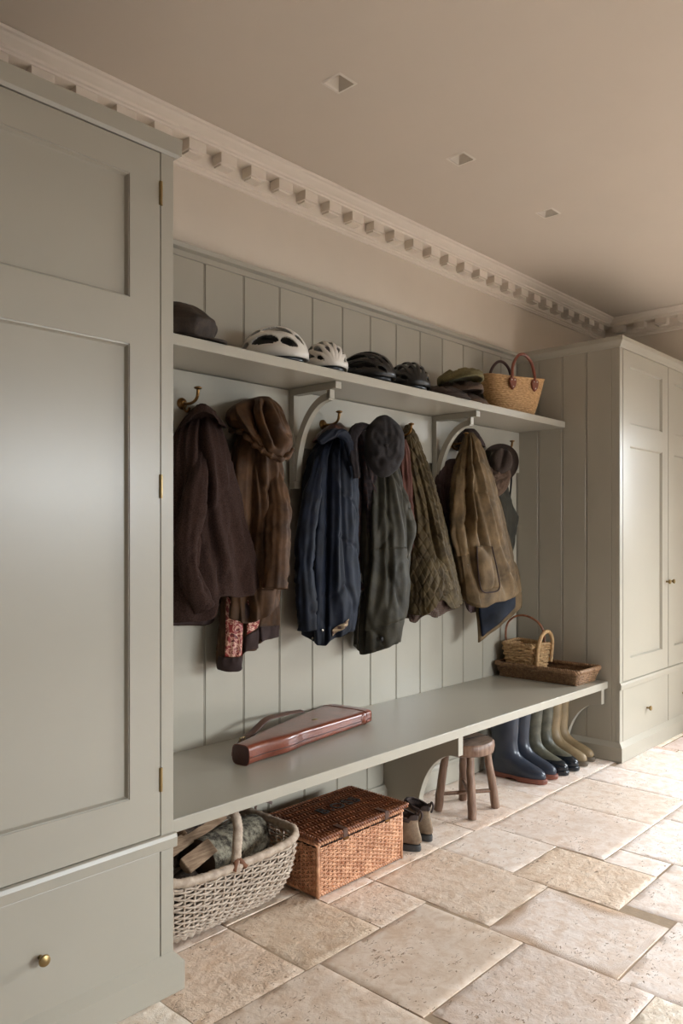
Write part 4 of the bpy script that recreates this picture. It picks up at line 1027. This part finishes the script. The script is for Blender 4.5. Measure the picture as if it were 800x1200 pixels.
# stencilled dark lettering on the lid
def letters(txt, loc, size, mat, parent, rot=(0, 0, 0), ext=.0008):
    cu = bpy.data.curves.new('lettering', 'FONT'); cu.body = txt; cu.size = size; cu.extrude = ext; cu.align_x = 'CENTER'; cu.align_y = 'CENTER'; cu.space_character = 1.15; cu.offset = .0016
    tmp = bpy.data.objects.new('tmp', cu); C.objects.link(tmp)
    dg = bpy.context.evaluated_depsgraph_get(); me = bpy.data.meshes.new_from_object(tmp.evaluated_get(dg)); bpy.data.objects.remove(tmp)
    me.materials.clear(); me.materials.append(M[mat])
    o = bpy.data.objects.new('lettering', me); C.objects.link(o)
    off = Vector((0, 0, 0)); p = parent
    while p is not None: off += p.location; p = p.parent
    o.parent = parent; o.location = Vector(loc)-off; o.rotation_euler = rot; return o
letters('B.OSS', ((lx0+lx1)/2+.03, (ly0+ly1)/2+.015, .2225), .075, 'ink_gapshade', ld)
# ------------------------------------------------------------------ log basket
lb = thing('log_basket', 'pale grey woven willow log basket with hoop handle on the floor', 'basket', (1.58, 2.06, 0))
def bp(a, b):
    # b 0 bottom .. 1 rim; sides belly out
    k = math.sin(min(1, b*1.0)*PI/2)**.75
    x0, x1, y0, y1 = lerp(1.40, 1.285, k), lerp(1.755, 1.838, k), lerp(2.02, 1.888, k), lerp(2.15, 2.245, k)
    x, y = rrect(a, x0, x1, y0, y1, lerp(.05, .07, b))
    end = max(0, abs(x-1.56)/.28)**3
    z = .006+(.208+.026*end)*(1-math.cos(b*PI/2))**.82
    return Vector((x, y, z))
mb = MB(); weave(mb, bp, 46, 25, .0036, .0058, stake_r=.0042, b0=.10, b1=.97, jit=.25); mb.obj('woven_sides', 'wick_g', lb, smooth='all')
mb = MB(); rings = [[bp(j/60, b)*1 for j in range(60)] for b in (0, .04, .1)]; mb.rings(rings, (1, 0)); mb.obj('base', 'wick_g', lb, smooth='all')
mb = MB(); rimp = lambda a: bp(a, 1)+Vector((0, 0, .006))
pts = [rimp(i/240) for i in range(240)]
mb.tube(pts, [.0135+.0016*(i % 2)+.001*math.sin(i) for i in range(240)], 10, closed=True); mb.obj('bound_rim', 'wick_w', lb, smooth='all')
hpts = cm([(1.545, 1.890, .20), (1.552, 1.893, .27), (1.566, 1.905, .335), (1.575, 1.945, .372), (1.58, 2.03, .381), (1.575, 2.13, .372), (1.566, 2.21, .335), (1.556, 2.24, .27), (1.55, 2.246, .20)], 12)
mb = MB(); mb.tube(hpts, [.0135+.0014*(i % 2) for i in range(len(hpts))], 12, flat=1.15); mb.obj('hoop_handle', 'wick_w', lb, smooth='all')
for (dx, dy) in ((-.020, -.012), (.028, -.010)):
    MB().tube([(1.548, 1.886, .245), (1.548+dx, 1.880, .212)], [.009, .010], 8).obj('lashing', 'cork', lb, smooth='all')
def log(label, p0, p1, r, seed, mat='bark', kind=0):
    p0, p1 = Vector(p0), Vector(p1); mid = (p0+p1)/2
    t = thing('log', label, 'log', mid, group='firewood in the log basket')
    d = (p1-p0).normalized(); a = d.orthogonal().normalized(); b = d.cross(a); rings = []; m, n = 24, 36
    for i in range(m+1):
        q = p0.lerp(p1, i/m); rg = []
        for j in range(n):
            f = 2*PI*j/n; rr = r*(1+.06*noise.noise(Vector((math.cos(f)*1.5, math.sin(f)*1.5, i*.1+seed))) + .05*noise.noise(Vector((math.cos(f)*5, math.sin(f)*5, i*.35+seed))))
            x, y = math.cos(f), math.sin(f)
            if kind:   # split wedge
                s2 = max(.35, min(1, 1.0-.62*max(0, y))); y = min(y, .15)
            rg.append(q+(a*x+b*y)*rr)
        rings.append(rg)
    MB().rings(rings, (0, 0)).obj('bark', mat, t, smooth='all')
    for q, k in ((rings[0], -1), (rings[-1], 1)):
        cc = sum(q, Vector())/n; MB().rings([[p.lerp(cc, .0)+d*k*.0005 for p in q], [p.lerp(cc, .07)+d*k*.003 for p in q], [p.lerp(cc, .98)+d*k*.003 for p in q]], (0, 1)).obj('cut_end', 'endgrain' if not kind else 'split', t, smooth='all')
    return t
log('large round log with pale lichen-flecked bark, right side of the log basket', (1.505, 2.03, .205), (1.80, 2.10, .192), .070, 1)
log('dark split log lying at the left of the log basket', (1.32, 2.13, .20), (1.50, 2.17, .21), .055, 5, 'bark2')
log('thin split log lying across the top of the basket', (1.36, 2.03, .262), (1.66, 2.10, .300), .022, 9, 'split', 1)
log('long split log with brown face leaning at back of basket', (1.34, 2.10, .275), (1.68, 2.185, .330), .036, 13, 'split', 1)
log('dark round log low at the front left of the basket', (1.33, 1.97, .15), (1.46, 2.01, .16), .048, 17, 'bark2')
log('bark-covered split log behind the hoop handle', (1.47, 2.07, .318), (1.66, 2.115, .330), .030, 21, 'bark2', 1)
log('short weathered split log wedged in front of the others, left of handle', (1.42, 1.975, .235), (1.53, 1.99, .262), .026, 25, 'split', 1)
# ------------------------------------------------------------------ ankle boots
def shoe(label, loc, rz):
    t = thing('ankle_boot', label, 'shoe', loc, (0, 0, rz), group='worn ankle boots')
    # local: heel at y=0, toe at y=.27
    def ring(z, L, W, y0=0, n=40):
        rg = []
        for j in range(n):
            a = 2*PI*j/n; x = math.cos(a); y = math.sin(a); yy = (y+1)/2
            w = W*(.82+.22*math.sin(PI*min(1, yy*1.1)))*(1-.12*max(0, .5-abs(yy-.42))*2)
            rg.append(Vector((x*w, y0+yy*L, z)))
        return rg
    up = [ring(.022, .262, .040), ring(.035, .266, .043), ring(.05, .262, .043, .002), ring(.065, .235, .041, .004), ring(.08, .175, .039, .006), ring(.095, .145, .037, .006), ring(.115, .132, .036, .004), ring(.128, .125, .036, .002)]
    for i, r in enumerate(up):
        for p in r:
            hk = max(0, 1-p.y/.08); zz = p.z; p.y -= hk*(.010*math.exp(-((zz-.05)/.022)**2)-.010*max(0, (zz-.085)/.04)); p.x *= 1-.10*max(0, (zz-.07)/.05)
            p.x += .003*noise.noise(p*40); p.z += .004*noise.noise(p*25) if i > 3 else 0
            if i >= 6: p.z += .022*(p.y/.13-.4)+ (.012 if p.y < .03 else 0)
    inner = [[Vector((p.x*.86, lerp(p.y, .065, .14), p.z-.002)) for p in up[-1]], [Vector((p.x*.8, lerp(p.y, .065, .2), .06)) for p in up[-1]]]
    mb = MB(); mb.rings(up, (1, 0)); mb.obj('upper', 'suede', t, smooth='all', local=True, subsurf=1)
    MB().rings([up[-1]]+inner, (0, 1)).obj('lining', 'suededk', t, smooth='all', local=True)
    MB().rings([[Vector((p.x*1.02, p.y*1.0-.002, p.z)) for p in up[-2]], [Vector((p.x*1.1, p.y*1.02-.003, p.z+.002)) for p in up[-1]], [Vector((p.x*1.04, p.y-.001, p.z+.008)) for p in up[-1]], [Vector((p.x*.9, lerp(p.y, .065, .1), p.z+.004)) for p in up[-1]]], (0, 0)).obj('padded_collar', 'suededk', t, smooth='all', local=True)
    so = [ring(0, .266, .043, -.002), ring(.004, .272, .045, -.004), ring(.016, .274, .046, -.004), ring(.024, .270, .044, -.002)]
    MB().rings(so).obj('sole', 'soleg', t, smooth=True, local=True)
    # tongue standing up
    tg = MB(); vs = []
    rg = []
    for i in range(7):
        f = i/6; y = .150-.030*f; z = .07+.075*f; w = .022+.008*f
        rg.append([Vector((w*math.cos(a), y+.006*math.sin(a)+.008*(math.cos(a)**2)*-1, z)) for a in [2*PI*j/16 for j in range(16)]])
    tg.rings(rg); tg.obj('tongue', 'suededk', t, smooth='all', local=True)
    for k in range(4):
        z = .075+.018*k; y = .172-.012*k
        MB().tube(cm([(-.03, y-.015, z-.004), (0, y+.004, z+.006), (.03, y-.015, z-.004)], 4), .0022, 6).obj('lace', 'lace', t, smooth='all', local=True)
    MB().tube(cm([(0, .0, .118), (0, -.010, .145), (0, -.002, .160), (0, .006, .140)], 4), .004, 6).obj('pull_tab', 'suededk', t, smooth='all', local=True)
    return t
s1 = shoe('worn tan ankle boot beside the wicker hamper, nearer of the pair', (2.458, 1.868, 0), math.radians(6)); s1.scale = (1.08, 1.08, 1.0)
copy_thing(s1, (2.570, 1.895, 0), (0, 0, math.radians(-5)), 'worn tan ankle boot, farther of the pair, next to the bench support')
# ------------------------------------------------------------------ stool
stl = thing('milking_stool', 'small rustic wooden stool with split round seat under the bench', 'stool', (2.98, 2.0, 0))
sx, sy = 2.985, 2.005
def seat_ring(r, z, gap=0):
    rg = []
    for j in range(64):
        a = 2*PI*j/64; rr = r*(1+.03*noise.noise(Vector((math.cos(a)*1.5, math.sin(a)*1.5, 2))))*(1-.03*abs(math.cos(2*a)))
        rg.append(Vector((sx+rr*math.cos(a), sy+rr*math.sin(a)*.98, z+.003*noise.noise(Vector((math.cos(a)*2, math.sin(a)*2, z*9))))))
    return rg
mb = MB(); mb.rings([seat_ring(.112, .262), seat_ring(.129, .270), seat_ring(.133, .290), seat_ring(.131, .311), seat_ring(.124, .319)], (1, 0)); mb.obj('seat', 'wood', stl, smooth=True)
mb = MB(); mb.rings([seat_ring(.124, .319), seat_ring(.07, .3185), seat_ring(.001, .318)], (0, 1)); mb.obj('seat_top', 'woodtop', stl, smooth='all')
MB().prism([(sx-.02, sy-.0), (sx+.125, sy-.035), (sx+.128, sy-.029), (sx-.02, sy+.003)], 'z', .262, .3205).obj('split', 'ink_gapshade', stl)
feet = [(2.878, 2.085), (2.890, 1.910), (3.090, 1.915), (3.078, 2.085)]
for (fx, fy) in feet:
    tx, ty = lerp(fx, sx, .28), lerp(fy, sy, .28); pts = [Vector((lerp(fx, tx, k/8), lerp(fy, ty, k/8), .0015+.263*k/8))+Vector((noise.noise(Vector((fx*9, k*.6, 1)))*.004, noise.noise(Vector((fy*9, k*.6, 5)))*.004, 0)) for k in range(9)]
    MB().tube(pts, [.0195, .020, .0195, .019, .019, .0185, .018, .017, .017], 12).obj('leg', 'wood', stl, smooth=True)
def at_leg(i, z): fx, fy = feet[i]; k = z/.263*.28; return Vector((lerp(fx, sx, k), lerp(fy, sy, k), z))
MB().tube([at_leg(0, .075), at_leg(2, .080)], .009, 10).obj('stretcher', 'wood', stl, smooth=True)
MB().tube([at_leg(1, .092), at_leg(3, .096)], .009, 10).obj('stretcher', 'wood', stl, smooth=True)
# ------------------------------------------------------------------ wellington boots
def welly(label, loc, rz, upper, foot, sole, Ht=.375, fat=1.0, toe_cap=False):
    t = thing('wellington_boot', label, 'boot', loc, (0, 0, rz), group='wellington boots under the bench')
    # local: heel at y=0, toe towards -y at -.29
    tab = [  # z, heel y, toe y, half width
        (.022, .010, -.285, .046), (.040, .012, -.288, .049), (.058, .012, -.278, .049), (.075, .010, -.245, .047), (.092, .006, -.200, .046), (.110, .000, -.165, .046),
        (.135, -.004, -.142, .046), (.165, -.002, -.134, .048), (.20, .006, -.134, .049), (.24, .012, -.138, .052), (.29, .016, -.142, .054), (.335, .018, -.144, .055), (Ht, .018, -.145, .055)]
    n = 44; rings = []
    for i in range(40):
        z = lerp(.022, Ht, (i/39)**1.25); yh, yt, w = interp([(q[0], q[1], q[2], q[3]) for q in tab], z)
        rg = []
        for j in range(n):
            a = 2*PI*j/n; x, y = math.cos(a), math.sin(a); yy = lerp(yt, yh, (y+1)/2)
            ww = w*fat
            if z < .1:   # foot: widest at ball, tucked waist
                f = (y+1)/2; ww *= (1.0-.16*math.exp(-((f-.62)/.16)**2)); sx_ = math.copysign(abs(x)**.85, x)
            else: sx_ = x
            p = Vector((sx_*ww, yy, z)); wr = noise.noise(Vector((p.x*18, p.y*18, p.z*26+loc[0]*7)))*.0035*(1 if z > .08 else .3); p += Vector((x, y*.6, 0))*wr
            rg.append(p)
        rings.append(rg)
    top = rings[-1]; cen = sum(top, Vector())/n
    rings += [[p.lerp(cen, .06)+Vector((0, 0, .002)) for p in top], [p.lerp(cen, .10)+Vector((0, 0, -.04)) for p in top], [p.lerp(cen, .35)+Vector((0, 0, -.10)) for p in top]]
    cut = 0
    if toe_cap:
        mb = MB(); mb.rings(rings, (1, 1), mi=0)
        o = mb.obj('upper', upper, t, smooth='all', local=True)
        # galosh: slightly larger lower foot
        gal = [[Vector((p.x*1.03, lerp(p.y, -.13, -.02), p.z)) for p in r] for r in rings[:9]]
        for r in gal:
            for p in r:
                if p.y > -.15: p.z = .022+(p.z-.022)*.55
        MB().rings(gal+[[Vector((p.x*.97, lerp(p.y, -.13, .03), p.z+.001)) for p in gal[-1]]], (1, 0)).obj('galosh', foot, t, smooth='all', local=True)
    else:
        MB().rings(rings, (1, 1)).obj('upper', upper, t, smooth='all', local=True)
    sr = []
    for z, k in ((0, .96), (.003, 1.03), (.018, 1.06), (.026, 1.03)):
        rg = []
        for j in range(n):
            a = 2*PI*j/n; x, y = math.cos(a), math.sin(a); f = (y+1)/2; yy = lerp(-.290, .012, f); cy = -.14
            w = .049*fat*k*(1-.17*math.exp(-((f-.62)/.16)**2)); zz = z
            if z < .01 and .50 < f < .68: zz = z+.010
            rg.append(Vector((math.copysign(abs(x)**.85, x)*w, cy+(yy-cy)*k, zz)))
        sr.append(rg)
    MB().rings(sr).obj('sole', sole, t, smooth=True, local=True)
    # top binding band and side strap
    zb = Ht-.012
    MB().tube([Vector((p.x*1.01, lerp(p.y, -.065, -.01), zb)) for p in rings[39]][::2], .0035, 6, closed=True).obj('top_band', foot if toe_cap else upper, t, smooth='all', local=True)
    st_ = MB(); st_.box(-.0655*fat, -.060*fat, -.10, -.03, Ht-.060, Ht-.045); st_.obj('side_strap', 'black', t, local=True, bevel=.001)
    MB().tube([(-.067*fat, -.055, Ht-.064), (-.067*fat, -.055, Ht-.041), (-.067*fat, -.075, Ht-.041), (-.067*fat, -.075, Ht-.064)], .0014, 6, closed=True).obj('buckle', 'metal', t, smooth='all', local=True)
    return t
W = [('large navy blue wellington boot with red-brown sole, nearest the stool', 3.525, 2.195, 4, 'bootnavy', 'bootnavy', 'solered', 1.02, False),
     ('navy blue wellington boot with red-brown sole, right-hand one of its pair', 3.645, 2.195, 2, 'bootnavy', 'bootnavy', 'solered', .95, False),
     ('muddy green wellington boot with black foot, left-hand one of its pair', 3.755, 2.185, 0, 'bootgrn', 'bootblk', 'bootblk', .95, True),
     ('muddy green wellington boot with black foot, between green and khaki boots', 3.868, 2.180, -1, 'bootgrn', 'bootblk', 'bootblk', .92, True),
     ('khaki tan wellington boot with strap, second from the cupboard', 3.972, 2.185, 1, 'boottan', 'boottan2', 'boottan2', .9, False),
     ('khaki tan wellington boot nearest the far right cupboard', 4.078, 2.195, 1, 'boottan', 'boottan2', 'boottan2', .88, False)]
for lb_, x, y, rz, a, b, c, ft, tc_ in W: welly(lb_, (x, y, 0), math.radians(rz), a, b, c, .375, ft, tc_)
# ------------------------------------------------------------------ tray and small basket
tr = thing('wicker_tray', 'long shallow dark willow tray at the right end of the bench', 'tray', (4.03, 2.15, .4355))
tx0, tx1, ty0, ty1 = 3.900, 4.166, 1.905, 2.420
def tp(a, b):
    k = .020*(1-b); x, y = rrect(a, tx0+k, tx1-k, ty0+k, ty1-k, .02); return Vector((x, y, .440+b*.066))
mb = MB(); weave(mb, tp, 66, 12, .0034, .0045, stake_r=.0035, b0=.02, b1=.98, jit=.25); mb.obj('woven_sides', 'wick_t', tr, smooth='all')
mb = MB(); rope(mb, lambda a: tp(a, 1)+Vector((0, 0, .005)), .0075, 3, 40); mb.obj('border', 'wick_t', tr, smooth='all')
mb = MB(); mb.box(tx0+.020, tx1-.020, ty0+.020, ty1-.020, .4358, .4400)
for i in range(44): y = lerp(ty0+.024, ty1-.024, i/43); mb.tube([Vector((lerp(tx0+.022, tx1-.022, k/8), y, .4425+.002*(1 if (k+i) % 2 else -1))) for k in range(9)], .0042, 6)
mb.obj('base', 'wick_t', tr, smooth=True)
bx0, bx1, by0, by1 = 3.930, 4.125, 2.178, 2.395
bk = thing('small_basket', 'small golden willow basket with two looped handles in the wicker tray', 'basket', (4.02, 2.285, .4495))
def sp_(a, b):
    k = .022*(1-b); x, y = rrect(a, bx0+k, bx1-k, by0+k, by1-k, .03); return Vector((x, y, .454+b*.165+.010*abs(math.cos(2*PI*a))*b))
mb = MB(); weave(mb, sp_, 20, 11, .0078, .0070, stake_r=.0055, b0=.02, b1=.96, jit=.3); mb.obj('woven_sides', 'wick_s', bk, smooth='all')
mb = MB(); rope(mb, lambda a: sp_(a, 1), .006, 2, 26); mb.obj('border', 'wick_s', bk, smooth='all')
MB().box(bx0+.026, bx1-.026, by0+.026, by1-.026, .4495, .458).obj('base', 'wick_s', bk)
MB().tube(cm([(3.99, 2.385, .58), (3.985, 2.400, .66), (3.995, 2.392, .735), (4.01, 2.345, .778), (4.03, 2.285, .780), (4.05, 2.225, .745), (4.065, 2.200, .690), (4.07, 2.195, .60)], 8), .0062, 8).obj('handle', 'wick_lid', bk, smooth='all')
mb = MB(); hp2 = cm([(3.945, 2.176, .50), (3.940, 2.166, .60), (3.955, 2.160, .665), (4.00, 2.156, .700), (4.055, 2.158, .695), (4.095, 2.162, .655), (4.108, 2.170, .59), (4.108, 2.178, .52)], 8)
mb.tube(hp2, [.0105+.0016*(i % 2) for i in range(len(hp2))], 8); mb.obj('handle', 'wick_s', bk, smooth='all')
# ------------------------------------------------------------------ leather gun case
gcz = .4355
gc_ = thing('leather_gun_case', 'glossy chestnut brown leather leg-of-mutton gun case lying on the bench', 'case', (2.2, 2.22, gcz))
ax0 = Vector((1.772, 2.137, 0)); ax1 = Vector((2.535, 2.268, 0)); ad = (ax1-ax0).normalized(); an = Vector((-ad.y, ad.x, 0))   # an points to the wall
Lc = (ax1-ax0).length
# stations: fraction, front offset, back offset, height
stn = [(0, -.038, .040, .070), (.12, -.044, .056, .070), (.25, -.060, .074, .070), (.33, -.058, .086, .068), (.40, -.052, .096, .066), (.55, -.058, .118, .064), (.75, -.066, .142, .062), (.93, -.072, .158, .060), (1.0, -.072, .158, .060)]
rings = []
for i in range(61):
    f = i/60; a, b, h = interp([(q[0], q[1], q[2], q[3]) for q in stn], f); rg = []
    hw = (b-a)/2; hc = (a+b)/2; n = 48
    for j in range(n):
        t_ = 2*PI*j/n; ex = .28 if f > .35 else lerp(.5, .28, f/.35)
        cx_ = math.copysign(abs(math.cos(t_))**ex, math.cos(t_)); sz = math.copysign(abs(math.sin(t_))**(ex+.12), math.sin(t_))
        p = ax0+ad*(f*Lc)+an*(hc+hw*cx_)+Vector((0, 0, gcz+.001+h/2+h/2*sz)); rg.append(p)
    rings.append(rg)
def endcap(rg, d, k=.006):
    c = sum(rg, Vector())/len(rg); return [[p.lerp(c, .03)+d*k*.6 for p in rg], [p.lerp(c, .10)+d*k for p in rg], [p.lerp(c, .97)+d*k for p in rg]]
mb = MB(); mb.rings(rings+endcap(rings[-1], ad, .012), (0, 1)); mb.obj('case_body', 'leather', gc_, smooth='all')
mb = MB(); mb.rings([rings[0]]+endcap(rings[0], -ad, .004), (0, 1)); mb.obj('end_panel', 'leatherd', gc_, smooth='all')
for fi in (0, 57): MB().tube([p for p in rings[fi]], .0025, 6, closed=True).obj('stitched_edge', 'leather', gc_, smooth='all')
seam = [rings[i][0].lerp(rings[i][0], 0) for i in range(61)]
def side_pt(i, zf, front=True):
    a, b, h = interp([(q[0], q[1], q[2], q[3]) for q in stn], i/60); return ax0+ad*(i/60*Lc)+an*((a-.0005) if front else b)+Vector((0, 0, gcz+h*zf))
MB().tube([side_pt(i, .42) for i in range(0, 61, 2)], .0018, 6).obj('seam', 'leatherd', gc_, smooth='all')
pos = ax0+ad*(.62*Lc)+an*.02+Vector((0, 0, gcz+.0645)); MB().ball(pos, .016, .010, .002, 16, 6).obj('name_plate', 'brass', gc_, smooth='all')
bp_ = side_pt(55, .55); MB().ball(bp_, .020, .006, .020, 20, 10).obj('lock_flap', 'leather', gc_, smooth='all')
# strap at the back
sp2 = [ax0+ad*.06+an*.055+Vector((0, 0, gcz+.012)), ax0+ad*.10+an*.080+Vector((0, 0, gcz+.05)), ax0+ad*.19+an*.105+Vector((0, 0, gcz+.060)), ax0+ad*.30+an*.128+Vector((0, 0, gcz+.085)), ax0+ad*.40+an*.140+Vector((0, 0, gcz+.08)), ax0+ad*.48+an*.145+Vector((0, 0, gcz+.075)), ax0+ad*.56+an*.140+Vector((0, 0, gcz+.068))]
MB().tube(cm(sp2, 8), .014, 8, flat=.22, up=(-.3, -.5, 1)).obj('carry_strap', 'strap', gc_, smooth='all')
sp3 = [ax0+ad*.02+an*.050+Vector((0, 0, gcz+.02)), ax0+ad*.05+an*.07+Vector((0, 0, gcz+.035)), ax0+ad*.10+an*.085+Vector((0, 0, gcz+.050))]
MB().tube(cm(sp3, 6), .010, 8, flat=.25).obj('carry_strap', 'strap', gc_, smooth='all')
MB().tube([sp2[1]+Vector((-.012, 0, -.014)), sp2[1]+Vector((.012, 0, -.014)), sp2[1]+Vector((.012, 0, .014)), sp2[1]+Vector((-.012, 0, .014))], .002, 6, closed=True).obj('buckle', 'brass', gc_)
# ------------------------------------------------------------------ light: daylight through glazed door and windows
def area(name, loc, target, sx_, sy_, power, col):
    l = bpy.data.lights.new(name, 'AREA'); l.shape = 'RECTANGLE'; l.size = sx_; l.size_y = sy_; l.energy = power; l.color = col
    o = bpy.data.objects.new(name, l); C.objects.link(o); o.location = loc
    o.rotation_euler = (Vector(target)-Vector(loc)).to_track_quat('-Z', 'Y').to_euler(); return o
area('sky_beyond_door', (XE+1.5, .15, 2.45), (XE-1.0, .15, .3), 3.0, 2.8, 850, (.88, .95, 1.0))
area('sky_beyond_window', (4.0, Y0-1.6, 2.85), (3.7, Y0+1.4, .4), 3.4, 3.1, 1850, (.88, .95, 1.0))
area('sky_beyond_window', (0, Y0-1.6, 2.8), (0, Y0+1.4, .5), 2.6, 3.0, 60, (.88, .95, 1.0))
w = bpy.data.worlds.new('world'); bpy.context.scene.world = w; w.use_nodes = True
nt = w.node_tree; bg = nt.nodes['Background']; bg.inputs[0].default_value = (.75, .85, 1, 1); bg.inputs[1].default_value = .5
# ------------------------------------------------------------------ camera
cam = bpy.data.cameras.new('camera'); co_ = bpy.data.objects.new('camera', cam); C.objects.link(co_)
cam.sensor_fit = 'VERTICAL'; cam.sensor_height = 36; cam.sensor_width = 24; cam.lens = F/1200*36
co_.location = (0, 0, H); co_.rotation_euler = (PI/2, 0, TH-PI/2)
cam.shift_y = (CY-600)/1200; cam.clip_start = .02
sc = bpy.context.scene; sc.camera = co_
sc.view_settings.view_transform = 'Standard'; sc.view_settings.look = 'None'; sc.view_settings.gamma = 1; sc.view_settings.exposure = -0.05; sc.view_settings.use_curve_mapping = False
